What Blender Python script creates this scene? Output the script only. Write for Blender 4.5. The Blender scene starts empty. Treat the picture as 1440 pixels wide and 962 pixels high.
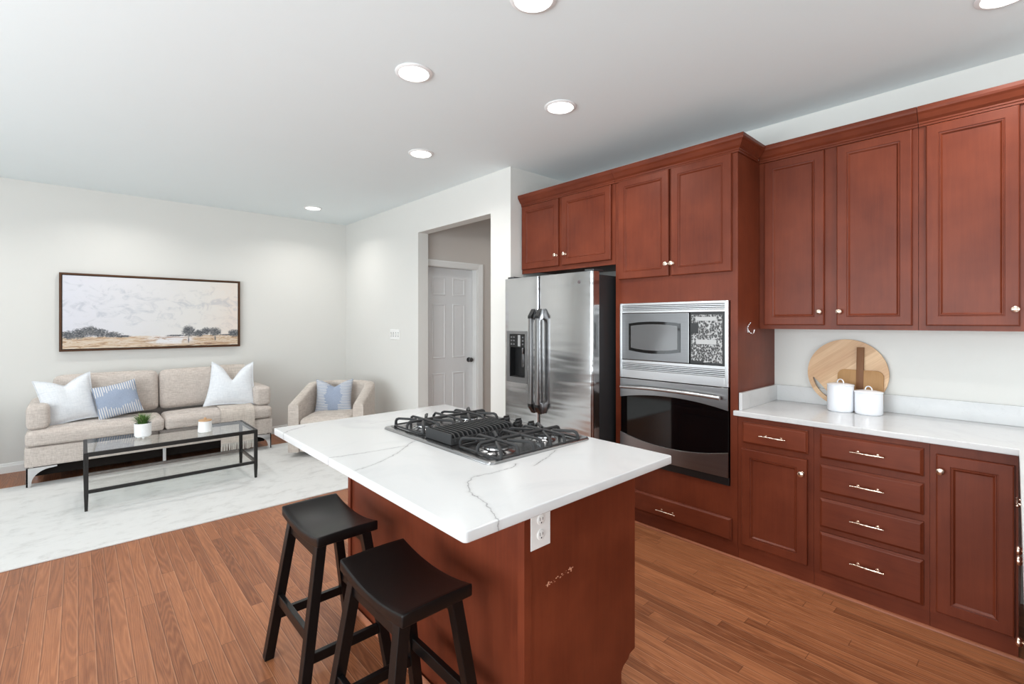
import bpy, bmesh, math, random
from mathutils import Vector, Matrix, Euler
random.seed(7)
scene = bpy.context.scene
COL = scene.collection
PI = math.pi

# ------------------------------------------------------------------ camera
H = 1.40
F_PX = 669.6
THETA = math.atan((720 - 110) / F_PX)
cam_d = bpy.data.cameras.new('camera')
cam = bpy.data.objects.new('camera', cam_d)
COL.objects.link(cam)
cam.location = (0, 0, H)
cam.rotation_euler = (PI / 2, 0, -THETA)
cam_d.sensor_fit = 'HORIZONTAL'
cam_d.sensor_width = 36.0
cam_d.lens = F_PX / 1440 * 36.0
cam_d.shift_y = -28.5 / 1440
cam_d.clip_start = 0.02
scene.camera = cam

# ------------------------------------------------------------------ colour management, world, lights
vs = scene.view_settings
scene.display_settings.display_device = 'sRGB'
vs.view_transform = 'Standard'
vs.look = 'None'
vs.gamma = 1.0
vs.use_curve_mapping = False
vs.exposure = 0.10

world = bpy.data.worlds.new('world')
scene.world = world
world.use_nodes = True
wbg = world.node_tree.nodes['Background']
wbg.inputs['Color'].default_value = (0.86, 0.93, 1.0, 1)
wbg.inputs['Strength'].default_value = 1.0


def area_light(name, loc, direction, sx, sy, power, color=(1, 1, 1), spread=180):
    d = bpy.data.lights.new(name, 'AREA')
    d.shape = 'RECTANGLE'
    d.size = sx
    d.size_y = sy
    d.energy = power
    d.color = color
    d.spread = math.radians(spread)
    o = bpy.data.objects.new(name, d)
    COL.objects.link(o)
    o.location = loc
    o.rotation_euler = Vector(direction).to_track_quat('-Z', 'Y').to_euler()
    return o


# daylight arriving through the windows of the left wall and of the wall behind the camera
area_light('daylight_living_window', (-3.12, 4.4, 1.3), (1, 0, 0.6), 1.3, 2.2, 34, (0.885, 0.962, 1.0))
area_light('daylight_kitchen_window', (-3.12, 0.8, 1.3), (1, 0, 0.65), 4.2, 2.2, 250, (0.885, 0.962, 1.0))
area_light('daylight_rear_window', (0.2, -2.55, 1.5), (0, 1, 0.7), 3.0, 1.5, 42, (0.885, 0.962, 1.0))
DOWNLIGHT_W = 3.4
DOWNLIGHT_COLOR = (1.0, 0.97, 0.93)

# ------------------------------------------------------------------ helpers: objects
def tag(o, label=None, cat=None, group=None, kind=None):
    if label: o['label'] = label
    if cat: o['category'] = cat
    if group: o['group'] = group
    if kind: o['kind'] = kind
    return o


def thing(name, label, cat, loc=(0, 0, 0), rotz=0.0, group=None):
    o = bpy.data.objects.new(name, None)
    o.empty_display_size = 0.05
    COL.objects.link(o)
    o.location = loc
    o.rotation_euler = (0, 0, rotz)
    return tag(o, label, cat, group)


def world_mat(p):
    m = Matrix.LocRotScale(p.location, p.rotation_euler, p.scale)
    while p.parent:
        p = p.parent
        m = Matrix.LocRotScale(p.location, p.rotation_euler, p.scale) @ m
    return m


def obj(name, bm, mat, parent=None, local=False, smooth=None, label=None):
    """link a bmesh as ONE mesh object; geometry is given in world space unless local"""
    bmesh.ops.recalc_face_normals(bm, faces=bm.faces)
    if parent is not None and not local:
        bm.transform(world_mat(parent).inverted())
    me = bpy.data.meshes.new(name)
    bm.to_mesh(me)
    bm.free()
    if mat is not None:
        for mm in (mat if isinstance(mat, (list, tuple)) else [mat]):
            me.materials.append(mm)
    o = bpy.data.objects.new(name, me)
    COL.objects.link(o)
    if parent is not None:
        o.parent = parent
    if smooth is not None:
        me.polygons.foreach_set('use_smooth', [True] * len(me.polygons))
        me.set_sharp_from_angle(angle=math.radians(smooth))
    if label: o['label'] = label
    return o


def struct(name, bm, mat, parent=None, smooth=None):
    o = obj(name, bm, mat, parent, smooth=smooth)
    if parent is None:
        o['kind'] = 'structure'
    return o


def dup(root, loc, rotz, label, group=None):
    def cp(o, par):
        c = o.copy()
        COL.objects.link(c)
        c.parent = par
        for ch in list(o.children):
            cp(ch, c)
        return c
    r = cp(root, None)
    r.location = loc
    r.rotation_euler = (0, 0, rotz)
    r['label'] = label
    if group: r['group'] = group
    return r


# ------------------------------------------------------------------ helpers: shapes
def BM(): return bmesh.new()


def join(bm, other):
    me = bpy.data.meshes.new('tmp')
    other.to_mesh(me)
    other.free()
    bm.from_mesh(me)
    bpy.data.meshes.remove(me)
    return bm


def box(bm, x0, x1, y0, y1, z0, z1, bev=0.0, seg=2):
    b = bmesh.new()
    bmesh.ops.create_cube(b, size=1.0)
    b.transform(Matrix.Translation(((x0 + x1) / 2, (y0 + y1) / 2, (z0 + z1) / 2)) @
                Matrix.Diagonal((abs(x1 - x0), abs(y1 - y0), abs(z1 - z0), 1)))
    if bev > 0:
        bmesh.ops.bevel(b, geom=list(b.edges), offset=bev, segments=seg, profile=0.5, affect='EDGES')
    return join(bm, b)


def softbox(bm, x0, x1, y0, y1, z0, z1, r, cuts=10, bulge=(0, 0, 0, 0, 0, 0)):
    """rounded upholstered block; bulge = extra swell on -x,+x,-y,+y,-z,+z"""
    b = bmesh.new()
    bmesh.ops.create_cube(b, size=2.0)
    bmesh.ops.subdivide_edges(b, edges=list(b.edges), cuts=cuts, use_grid_fill=True)
    h = Vector(((x1 - x0) / 2, (y1 - y0) / 2, (z1 - z0) / 2))
    c = Vector(((x1 + x0) / 2, (y1 + y0) / 2, (z1 + z0) / 2))
    for v in b.verts:
        n = v.co.copy()
        q = Vector()
        for i in range(3):
            # concentrate rows near the edges so that the radius is resolved
            t = n[i]
            s = math.copysign(1 - (1 - abs(t)) ** 1.6, t)
            q[i] = s * h[i]
        inner = Vector([max(-h[i] + r, min(h[i] - r, q[i])) for i in range(3)])
        d = q - inner
        if d.length > 1e-9:
            q = inner + d.normalized() * r
        w = [(1 - min(1, abs(n[i])) ** 2) for i in range(3)]
        for i, (j, k) in enumerate(((1, 2), (0, 2), (0, 1))):
            if n[i] < -0.999: q[i] -= bulge[2 * i] * w[j] * w[k]
            if n[i] > 0.999: q[i] += bulge[2 * i + 1] * w[j] * w[k]
        v.co = q + c
    return join(bm, b)


def prism(bm, pts, axis, a0, a1, bev=0.0, seg=2):
    """extrude a closed 2D outline along an axis; the other two axes are in xyz order"""
    b = bmesh.new()
    def P(p, a):
        if axis == 'x': return (a, p[0], p[1])
        if axis == 'y': return (p[0], a, p[1])
        return (p[0], p[1], a)
    v0 = [b.verts.new(P(p, a0)) for p in pts]
    v1 = [b.verts.new(P(p, a1)) for p in pts]
    n = len(pts)
    b.faces.new(v0)
    b.faces.new(list(reversed(v1)))
    for i in range(n):
        b.faces.new((v0[i], v0[(i + 1) % n], v1[(i + 1) % n], v1[i]))
    bmesh.ops.recalc_face_normals(b, faces=b.faces)
    if bev > 0:
        bmesh.ops.bevel(b, geom=list(b.edges), offset=bev, segments=seg, profile=0.5, affect='EDGES')
    return join(bm, b)


def lathe(bm, prof, seg=32, M=None, cap=True):
    """revolve (r, z) pairs around local z"""
    b = bmesh.new()
    rings = []
    for r, z in prof:
        if r < 1e-6:
            rings.append([b.verts.new((0, 0, z))])
        else:
            rings.append([b.verts.new((r * math.cos(2 * PI * i / seg), r * math.sin(2 * PI * i / seg), z)) for i in range(seg)])
    for a, c in zip(rings, rings[1:]):
        for i in range(seg):
            j = (i + 1) % seg
            if len(a) == 1 and len(c) == 1: continue
            if len(a) == 1: b.faces.new((a[0], c[j], c[i]))
            elif len(c) == 1: b.faces.new((a[i], a[j], c[0]))
            else: b.faces.new((a[i], a[j], c[j], c[i]))
    if cap:
        for rg in (rings[0], rings[-1]):
            if len(rg) > 1: b.faces.new(rg)
    if M is not None: b.transform(M)
    return join(bm, b)


def tube(bm, pts, r, seg=10, closed=False, radii=None, flat=None):
    """round (or elliptic, flat=(a,b)) tube along a polyline"""
    b = bmesh.new()
    pts = [Vector(p) for p in pts]
    n = len(pts)
    rings = []
    up = Vector((0, 0, 1))
    prev = None
    for i, p in enumerate(pts):
        if closed: t = (pts[(i + 1) % n] - pts[i - 1])
        elif i == 0: t = pts[1] - pts[0]
        elif i == n - 1: t = pts[-1] - pts[-2]
        else: t = (pts[i + 1] - p).normalized() + (p - pts[i - 1]).normalized()
        t.normalize()
        if prev is None:
            a = up if abs(t.z) < 0.9 else Vector((1, 0, 0))
            u = t.cross(a).normalized()
        else:
            u = (prev - t * prev.dot(t)).normalized()
        prev = u
        w = t.cross(u)
        rr = radii[i] if radii else r
        fa, fb = flat if flat else (1, 1)
        rings.append([b.verts.new(p + u * (math.cos(2 * PI * k / seg) * rr * fa) + w * (math.sin(2 * PI * k / seg) * rr * fb)) for k in range(seg)])
    m = n if closed else n - 1
    for i in range(m):
        A, B = rings[i], rings[(i + 1) % n]
        for k in range(seg):
            b.faces.new((A[k], A[(k + 1) % seg], B[(k + 1) % seg], B[k]))
    if not closed:
        b.faces.new(rings[0])
        b.faces.new(list(reversed(rings[-1])))
    return join(bm, b)


def bar(bm, p, q, w, h, up=(0, 0, 1), bev=0.0, w2=None, h2=None):
    """rectangular bar from p to q, width w (sideways) and height h (along up)"""
    p, q = Vector(p), Vector(q)
    t = (q - p).normalized()
    up = Vector(up)
    s = t.cross(up).normalized()
    u = s.cross(t).normalized()
    w2 = w if w2 is None else w2
    h2 = h if h2 is None else h2
    b = bmesh.new()
    def ring(c, w, h): return [b.verts.new(c + s * (a * w / 2) + u * (e * h / 2)) for a, e in ((-1, -1), (1, -1), (1, 1), (-1, 1))]
    A, B = ring(p, w, h), ring(q, w2, h2)
    b.faces.new(A)
    b.faces.new(list(reversed(B)))
    for i in range(4):
        b.faces.new((A[i], A[(i + 1) % 4], B[(i + 1) % 4], B[i]))
    bmesh.ops.recalc_face_normals(b, faces=b.faces)
    if bev > 0:
        bmesh.ops.bevel(b, geom=list(b.edges), offset=bev, segments=2, profile=0.5, affect='EDGES')
    return join(bm, b)


def panel(bm, O, U, V, N, w, h, rings):
    """concentric rectangular rings (inset, height) - raised / recessed panels"""
    O, U, V, N = Vector(O), Vector(U), Vector(V), Vector(N)
    b = bmesh.new()
    prev = None
    first = None
    for ins, hh in rings:
        r = [b.verts.new(O + U * x + V * y + N * hh) for x, y in ((ins, ins), (w - ins, ins), (w - ins, h - ins), (ins, h - ins))]
        if prev:
            for i in range(4):
                b.faces.new((prev[i], prev[(i + 1) % 4], r[(i + 1) % 4], r[i]))
        else:
            first = r
        prev = r
    b.faces.new(prev)
    b.faces.new(list(reversed(first)))
    return join(bm, b)


DOOR_RINGS = [(0, 0), (0, .013), (.0025, .0175), (.006, .019), (.047, .019), (.0485, .0155), (.0515, .0150), (.0535, .0175),
              (.0565, .0172), (.063, .0100), (.0645, .0095)]
DRAWER_RINGS = [(0, 0), (0, .010), (.003, .0115), (.011, .0185), (.013, .019)]
YZ = dict(U=(0, 1, 0), V=(0, 0, 1), N=(-1, 0, 0))


def door_front(x, y0, y1, z0, z1, rings=DOOR_RINGS):
    bm = BM()
    panel(bm, (x, y0, z0), YZ['U'], YZ['V'], YZ['N'], y1 - y0, z1 - z0, rings)
    return bm


def sweep(bm, path, prof):
    """sweep an (outward, z) profile along a plan polyline with mitred corners; outward = left of travel"""
    b = bmesh.new()
    path = [Vector((p[0], p[1], 0)) for p in path]
    n = len(path)
    rows = []
    for i, p in enumerate(path):
        def nrm(a, c):
            t = (c - a).normalized()
            return Vector((-t.y, t.x, 0))
        if i == 0: m = nrm(path[0], path[1])
        elif i == n - 1: m = nrm(path[-2], path[-1])
        else:
            n1, n2 = nrm(path[i - 1], p), nrm(p, path[i + 1])
            m = (n1 + n2) / (1 + n1.dot(n2))
        rows.append([b.verts.new((p.x + m.x * o, p.y + m.y * o, z)) for o, z in prof])
    k = len(prof)
    for A, B in zip(rows, rows[1:]):
        for i in range(k):
            j = (i + 1) % k
            b.faces.new((A[i], A[j], B[j], B[i]))
    b.faces.new(rows[0])
    b.faces.new(list(reversed(rows[-1])))
    return join(bm, b)


# ------------------------------------------------------------------ helpers: materials
def lin(r, g, b):
    f = lambda c: (c / 255 / 12.92) if c / 255 <= 0.04045 else ((c / 255 + 0.055) / 1.055) ** 2.4
    return (f(r), f(g), f(b), 1)


class NT:
    def __init__(self, tree): self.t = tree
    def node(self, ty, **kw):
        n = self.t.nodes.new(ty)
        for k, v in kw.items(): setattr(n, k, v)
        return n
    def link(self, a, b): self.t.links.new(a, b)
    def put(self, sock, v):
        if isinstance(v, bpy.types.NodeSocket): self.link(v, sock)
        elif v is not None: sock.default_value = v
    def math(self, op, a, b=None, c=None, clamp=False):
        n = self.node('ShaderNodeMath', operation=op)
        n.use_clamp = clamp
        self.put(n.inputs[0], a)
        if b is not None: self.put(n.inputs[1], b)
        if c is not None: self.put(n.inputs[2], c)
        return n.outputs[0]
    def vec(self, op, a, b=None):
        n = self.node('ShaderNodeVectorMath', operation=op)
        self.put(n.inputs[0], a)
        if b is not None: self.put(n.inputs[1], b)
        return n.outputs['Value'] if op in ('LENGTH', 'DOT_PRODUCT', 'DISTANCE') else n.outputs[0]
    def scale(self, a, s):
        n = self.node('ShaderNodeVectorMath', operation='SCALE')
        self.put(n.inputs[0], a)
        self.put(n.inputs['Scale'], s)
        return n.outputs[0]
    def coord(self, which='Object'): return self.node('ShaderNodeTexCoord').outputs[which]
    def mapping(self, v, scale=(1, 1, 1), loc=(0, 0, 0), rot=(0, 0, 0)):
        n = self.node('ShaderNodeMapping')
        self.put(n.inputs['Vector'], v)
        n.inputs['Scale'].default_value = scale
        n.inputs['Location'].default_value = loc
        n.inputs['Rotation'].default_value = rot
        return n.outputs[0]
    def noise(self, v, scale=5, detail=3, rough=0.5, dist=0.0, out='Fac'):
        n = self.node('ShaderNodeTexNoise')
        self.put(n.inputs['Vector'], v)
        self.put(n.inputs['Scale'], scale)
        n.inputs['Detail'].default_value = detail
        n.inputs['Roughness'].default_value = rough
        n.inputs['Distortion'].default_value = dist
        return n.outputs[0] if out == 'Fac' else n.outputs[1]
    def white(self, v):
        n = self.node('ShaderNodeTexWhiteNoise', noise_dimensions='3D')
        self.put(n.inputs['Vector'], v)
        return n.outputs['Value']
    def sep(self, v):
        n = self.node('ShaderNodeSeparateXYZ')
        self.put(n.inputs[0], v)
        return n.outputs
    def comb(self, x=0.0, y=0.0, z=0.0):
        n = self.node('ShaderNodeCombineXYZ')
        self.put(n.inputs[0], x); self.put(n.inputs[1], y); self.put(n.inputs[2], z)
        return n.outputs[0]
    def ramp(self, f, stops, interp='LINEAR'):
        n = self.node('ShaderNodeValToRGB')
        n.color_ramp.interpolation = interp
        self.put(n.inputs[0], f)
        el = n.color_ramp.elements
        while len(el) < len(stops): el.new(0.5)
        for e, (p, c) in zip(el, stops):
            e.position = p
            e.color = c if len(c) == 4 else (*c, 1)
        return n.outputs[0]
    def mix(self, f, a, b, blend='MIX'):
        n = self.node('ShaderNodeMix', data_type='RGBA', blend_type=blend)
        self.put(n.inputs[0], f); self.put(n.inputs[6], a); self.put(n.inputs[7], b)
        return n.outputs[2]
    def smooth(self, x, lo, hi):
        n = self.node('ShaderNodeMapRange', interpolation_type='SMOOTHSTEP')
        self.put(n.inputs[0], x); self.put(n.inputs[1], lo); self.put(n.inputs[2], hi)
        return n.outputs[0]
    def bump(self, h, strength=0.2, dist=0.01, normal=None):
        n = self.node('ShaderNodeBump')
        n.inputs['Strength'].default_value = strength
        n.inputs['Distance'].default_value = dist
        self.put(n.inputs['Height'], h)
        if normal is not None: self.put(n.inputs['Normal'], normal)
        return n.outputs[0]


def new_mat(name):
    m = bpy.data.materials.new(name)
    m.use_nodes = True
    t = NT(m.node_tree)
    p = m.node_tree.nodes['Principled BSDF']
    return m, t, p


def plain(name, col, rough=0.5, metal=0.0, coat=0.0, spec=0.5, vary=0.04, vscale=12, bumps=None):
    """principled surface with a slight procedural variation"""
    m, t, p = new_mat(name)
    c = t.coord()
    n = t.noise(c, vscale, 4, 0.6)
    k = t.math('MULTIPLY_ADD', n, 2 * vary, 1 - vary)
    cc = t.mix(1.0, col, t.comb(k, k, k), 'MULTIPLY')
    t.put(p.inputs['Base Color'], cc)
    p.inputs['Roughness'].default_value = rough
    p.inputs['Metallic'].default_value = metal
    p.inputs['Coat Weight'].default_value = coat
    p.inputs['Specular IOR Level'].default_value = spec
    if bumps:
        t.put(p.inputs['Normal'], t.bump(t.noise(c, bumps[0], 3), bumps[1], 0.002))
    return m


M = {}
M['wall'] = plain('wall_paint', lin(218, 217, 213), 0.75, spec=0.25, vary=0.012, vscale=2, bumps=(220, 0.05))
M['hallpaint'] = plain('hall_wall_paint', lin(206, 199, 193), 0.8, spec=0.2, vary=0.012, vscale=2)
M['ceiling'] = plain('ceiling_paint', lin(233, 241, 243), 0.9, spec=0.1, vary=0.01, vscale=2)
M['trim'] = plain('white_trim_paint', lin(232, 232, 230), 0.4, vary=0.01)
M['doorpaint'] = plain('door_paint', lin(228, 229, 230), 0.42, vary=0.01)
M['black_metal'] = plain('black_powder_coated_metal', lin(30, 29, 28), 0.45, 0.2)
M['black_wood'] = plain('black_painted_wood', lin(14, 11, 11), 0.33, coat=0.0, spec=0.28, vary=0.25, vscale=9)
M['black_plastic'] = plain('black_plastic', lin(22, 22, 23), 0.35)
M['cast_iron'] = plain('cast_iron', lin(44, 44, 45), 0.55, spec=0.4, vary=0.15, vscale=40, bumps=(300, 0.25))
M['nickel'] = plain('satin_nickel', lin(226, 205, 188), 0.24, 1.0)
M['chrome'] = plain('polished_chrome', lin(225, 225, 228), 0.10, 1.0)
M['darkchrome'] = plain('dark_nickel_knob', lin(120, 120, 122), 0.22, 1.0)
M['enamel'] = plain('white_enamel', lin(233, 235, 240), 0.16, coat=0.4, vary=0.01)
M['ceramic'] = plain('white_ceramic', lin(238, 238, 238), 0.35, vary=0.01)
M['plate_white'] = plain('white_plastic_plate', lin(235, 235, 233), 0.35, vary=0.005)
M['black_glass'] = plain('black_oven_glass', lin(8, 8, 9), 0.045, spec=0.45, vary=0.0)
M['smoke_glass'] = plain('smoked_microwave_glass', lin(92, 92, 93), 0.10, spec=0.6, vary=0.05, vscale=3)
M['soil'] = plain('dark_soil', lin(50, 38, 30), 0.9, vary=0.3, vscale=80)
M['pale_rim'] = plain('grey_lamp_trim', lin(238, 238, 238), 0.5)


def wood(name, axis, light, dark, rough=0.42, coat=0.05, streak=1.0, blot=1.0):
    m, t, p = new_mat(name)
    c = t.coord()
    info = t.node('ShaderNodeObjectInfo').outputs['Random']
    off = t.scale(t.comb(info, info, info), 7.3)
    c2 = t.vec('ADD', c, off)
    s = [34.0, 34.0, 34.0]
    s['xyz'.index(axis)] = 2.2
    g = t.noise(t.mapping(c2, tuple(s)), 1.6, 5, 0.6, 0.35)
    s2 = [150.0, 150.0, 150.0]
    s2['xyz'.index(axis)] = 5.0
    fine = t.noise(t.mapping(c2, tuple(s2)), 1.5, 3, 0.6)
    cloud = t.noise(c2, 4.2, 3, 0.55)
    f = t.math('ADD', t.math('MULTIPLY', g, 0.45 * streak), t.math('ADD', t.math('MULTIPLY', cloud, 0.55 * blot), t.math('MULTIPLY', fine, 0.25 * streak)))
    f = t.math('MULTIPLY_ADD', t.math('SUBTRACT', f, (0.35 * streak + 0.275 * blot)), 1.35, 0.5, clamp=True)
    t.put(p.inputs['Base Color'], t.mix(f, dark, light))
    rr = t.math('MULTIPLY_ADD', fine, 0.12, rough - 0.06)
    t.put(p.inputs['Roughness'], rr)
    p.inputs['Coat Weight'].default_value = coat
    p.inputs['Coat Roughness'].default_value = 0.22
    p.inputs['Specular IOR Level'].default_value = 0.22
    t.put(p.inputs['Normal'], t.bump(fine, 0.06, 0.001))
    return m


CH_L, CH_D = lin(126, 60, 37), lin(76, 28, 15)
M['cherry_v'] = wood('stained_cherry_vertical_grain', 'z', CH_L, CH_D, streak=0.65, blot=1.25)
M['cherry_h'] = wood('stained_cherry_horizontal_grain', 'y', CH_L, CH_D, streak=0.65, blot=1.25)
M['cherry_x'] = wood('stained_cherry_cross_grain', 'x', CH_L, CH_D)
M['walnut'] = wood('walnut_frame_wood', 'x', lin(98, 66, 44), lin(60, 40, 28), 0.5, 0.0)
M['lidwood'] = wood('pale_lid_wood', 'x', lin(214, 178, 140), lin(184, 142, 104), 0.5, 0.0)
M['acacia'] = wood('brown_paddle_wood', 'z', lin(186, 146, 100), lin(150, 108, 68), 0.5, 0.0)
M['acacia_dark'] = wood('dark_handle_wood', 'z', lin(140, 98, 66), lin(106, 70, 46), 0.5, 0.0)


def striped_board():
    m, t, p = new_mat('light_oak_stave_board')
    c = t.mapping(t.coord(), (1, 1, 1), (0, 0, 0), (math.radians(38), 0, 0))
    x, y, z = t.sep(c)
    st = t.math('FLOOR', t.math('MULTIPLY', z, 26.0))
    tone = t.white(t.comb(st, 3.1, 0.7))
    g = t.noise(t.mapping(c, (60, 3, 120)), 1.4, 4, 0.65)
    f = t.math('ADD', t.math('MULTIPLY', tone, 0.45), t.math('MULTIPLY', g, 0.75))
    f = t.math('SUBTRACT', f, 0.1, clamp=True)
    t.put(p.inputs['Base Color'], t.mix(f, lin(176, 130, 92), lin(233, 200, 160)))
    p.inputs['Roughness'].default_value = 0.5
    return m


M['board'] = striped_board()


def floor_mat():
    m, t, p = new_mat('oak_strip_floor')
    c = t.coord()
    x, y, z = t.sep(c)
    W, L = 0.0572, 0.95
    xs = t.math('DIVIDE', x, W)
    row = t.math('FLOOR', xs)
    fx = t.math('FRACT', xs)
    sh = t.white(t.comb(row, 1.7, 0.3))
    ys = t.math('ADD', t.math('DIVIDE', y, L), t.math('MULTIPLY', sh, 7.0))
    colm = t.math('FLOOR', ys)
    fy = t.math('FRACT', ys)
    tone = t.white(t.comb(row, colm, 0.5))
    tone2 = t.white(t.comb(row, colm, 9.5))
    offs = t.comb(t.math('MULTIPLY', tone, 31.0), t.math('MULTIPLY', tone2, 17.0), t.math('MULTIPLY', tone, 11.0))
    cc = t.vec('ADD', c, offs)
    # cathedral grain: rings of a stretched noise field
    field = t.noise(t.mapping(cc, (8.0, 0.55, 1.0)), 1.0, 2, 0.5, 0.25)
    rings = t.math('FRACT', t.math('MULTIPLY', field, 26.0))
    rings = t.math('ABSOLUTE', t.math('MULTIPLY_ADD', rings, 2.0, -1.0))
    rings = t.math('POWER', rings, 1.3)
    pores = t.noise(t.mapping(cc, (260.0, 9.0, 1.0)), 1.0, 3, 0.7)
    f = t.math('ADD', t.math('MULTIPLY', t.math('POWER', tone, 0.5), 0.38), t.math('MULTIPLY', rings, 0.24))
    f = t.math('ADD', f, t.math('MULTIPLY', t.math('MULTIPLY_ADD', pores, 1.6, -0.3), 0.40), clamp=True)
    base = t.ramp(f, [(0.0, lin(82, 44, 23)), (0.35, lin(124, 73, 45)), (0.7, lin(160, 101, 66)), (1.0, lin(184, 123, 84))])
    # seams between the strips
    ex = t.math('MINIMUM', fx, t.math('SUBTRACT', 1.0, fx))
    ey = t.math('MINIMUM', fy, t.math('SUBTRACT', 1.0, fy))
    sx = t.smooth(ex, 0.0, 0.045)
    sy = t.smooth(ey, 0.0, 0.003)
    seam = t.math('MULTIPLY', sx, sy)
    colr = t.mix(t.math('MULTIPLY_ADD', seam, 0.6, 0.4), lin(70, 38, 22), base)
    edge = t.math('MULTIPLY', t.smooth(fx, 0.90, 0.93), t.smooth(fx, 0.975, 0.95))
    colr = t.mix(t.math('MULTIPLY', edge, 0.35), colr, lin(206, 156, 122))
    t.put(p.inputs['Base Color'], colr)
    t.put(p.inputs['Roughness'], t.math('MULTIPLY_ADD', pores, 0.14, 0.32))
    p.inputs['Specular IOR Level'].default_value = 0.35
    p.inputs['Coat Weight'].default_value = 0.05
    p.inputs['Coat Roughness'].default_value = 0.25
    hgt = t.math('ADD', t.math('MULTIPLY', seam, 0.8), t.math('MULTIPLY', rings, 0.12))
    t.put(p.inputs['Normal'], t.bump(hgt, 0.22, 0.0015))
    return m


M['floor'] = floor_mat()


def seg_group():
    g = bpy.data.node_groups.new('segment_distance', 'ShaderNodeTree')
    g.interface.new_socket('P', in_out='INPUT', socket_type='NodeSocketVector')
    g.interface.new_socket('A', in_out='INPUT', socket_type='NodeSocketVector')
    g.interface.new_socket('B', in_out='INPUT', socket_type='NodeSocketVector')
    g.interface.new_socket('D', in_out='OUTPUT', socket_type='NodeSocketFloat')
    t = NT(g)
    i = g.nodes.new('NodeGroupInput')
    o = g.nodes.new('NodeGroupOutput')
    pa = t.vec('SUBTRACT', i.outputs['P'], i.outputs['A'])
    ba = t.vec('SUBTRACT', i.outputs['B'], i.outputs['A'])
    h = t.math('DIVIDE', t.vec('DOT_PRODUCT', pa, ba), t.vec('DOT_PRODUCT', ba, ba), clamp=True)
    d = t.vec('LENGTH', t.vec('SUBTRACT', pa, t.scale(ba, h)))
    g.links.new(d, o.inputs['D'])
    return g


SEG = seg_group()


def quartz(name, veins, soft=()):
    m, t, p = new_mat(name)
    c = t.coord()
    wob = t.scale(t.vec('SUBTRACT', t.noise(c, 38, 3, 0.6, out='Color'), (0.5, 0.5, 0.5)), 0.022)
    P = t.vec('MULTIPLY', t.vec('ADD', c, wob), (1, 1, 0))
    def dist(lines):
        d = None
        for pl in lines:
            for a, b in zip(pl, pl[1:]):
                n = t.node('ShaderNodeGroup')
                n.node_tree = SEG
                t.link(P, n.inputs['P'])
                n.inputs['A'].default_value = (a[0], a[1], 0)
                n.inputs['B'].default_value = (b[0], b[1], 0)
                d = n.outputs[0] if d is None else t.math('MINIMUM', d, n.outputs[0])
        return d
    base = t.mix(t.smooth(t.noise(c, 3.0, 4, 0.6, 1.0), 0.45, 0.75), lin(206, 206, 206), lin(198, 199, 200))
    if veins:
        d = dist(veins)
        brk = t.noise(c, 26, 2, 0.5)
        core = t.math('SUBTRACT', 1.0, t.smooth(d, 0.0006, 0.0030))
        halo = t.math('SUBTRACT', 1.0, t.smooth(d, 0.0, 0.016))
        k = t.math('ADD', t.math('MULTIPLY', core, t.math('MULTIPLY_ADD', brk, 0.9, 0.12)), t.math('MULTIPLY', halo, 0.14), clamp=True)
        base = t.mix(k, base, lin(134, 132, 132))
    if soft:
        d2 = dist(soft)
        k2 = t.math('MULTIPLY', t.math('SUBTRACT', 1.0, t.smooth(d2, 0.0005, 0.0045)), 0.45)
        base = t.mix(k2, base, lin(178, 176, 174))
    if not veins:
        v = t.noise(c, 1.7, 5, 0.62, 1.4)
        l = t.math('ABSOLUTE', t.math('SUBTRACT', v, 0.5))
        k = t.math('MULTIPLY', t.math('SUBTRACT', 1.0, t.smooth(l, 0.0, 0.008)), 0.13)
        base = t.mix(k, base, lin(165, 163, 162))
    t.put(p.inputs['Base Color'], base)
    p.inputs['Roughness'].default_value = 0.16
    p.inputs['Specular IOR Level'].default_value = 0.5
    return m


def steel(name, col=(150, 150, 151), rough=0.30, brushed='z', wave=0.0):
    m, t, p = new_mat(name)
    c = t.coord()
    s = [300.0, 300.0, 300.0]
    s['xyz'.index(brushed)] = 2.0
    br = t.noise(t.mapping(c, tuple(s)), 1.0, 2, 0.5)
    t.put(p.inputs['Base Color'], t.mix(br, lin(*[v - 8 for v in col]), lin(*[v + 8 for v in col])))
    p.inputs['Metallic'].default_value = 1.0
    t.put(p.inputs['Roughness'], t.math('MULTIPLY_ADD', br, 0.08, rough - 0.04))
    nb = t.bump(br, 0.03, 0.0005)
    if wave > 0:
        w = t.noise(t.mapping(c, (1.0, 1.2, 11.0)), 1.4, 1, 0.5, 0.3)
        nb = t.bump(w, wave, 0.02, nb)
    t.put(p.inputs['Normal'], nb)
    return m


M['steel'] = steel('brushed_stainless_steel', brushed='y')
M['steel_fridge'] = steel('stainless_fridge_door', (206, 206, 207), 0.17, 'z', 0.12)
M['steel_dark'] = steel('darker_door_steel', (118, 118, 119), 0.30, brushed='y')
M['steel_tray'] = steel('stainless_cooktop_tray', (170, 170, 171), 0.20, 'y')
M['steel_bright'] = steel('bright_trim_steel', (190, 190, 191), 0.32, 'y')
M['fridge_side'] = plain('dark_grey_fridge_side', lin(60, 61, 63), 0.35, 0.3)


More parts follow.
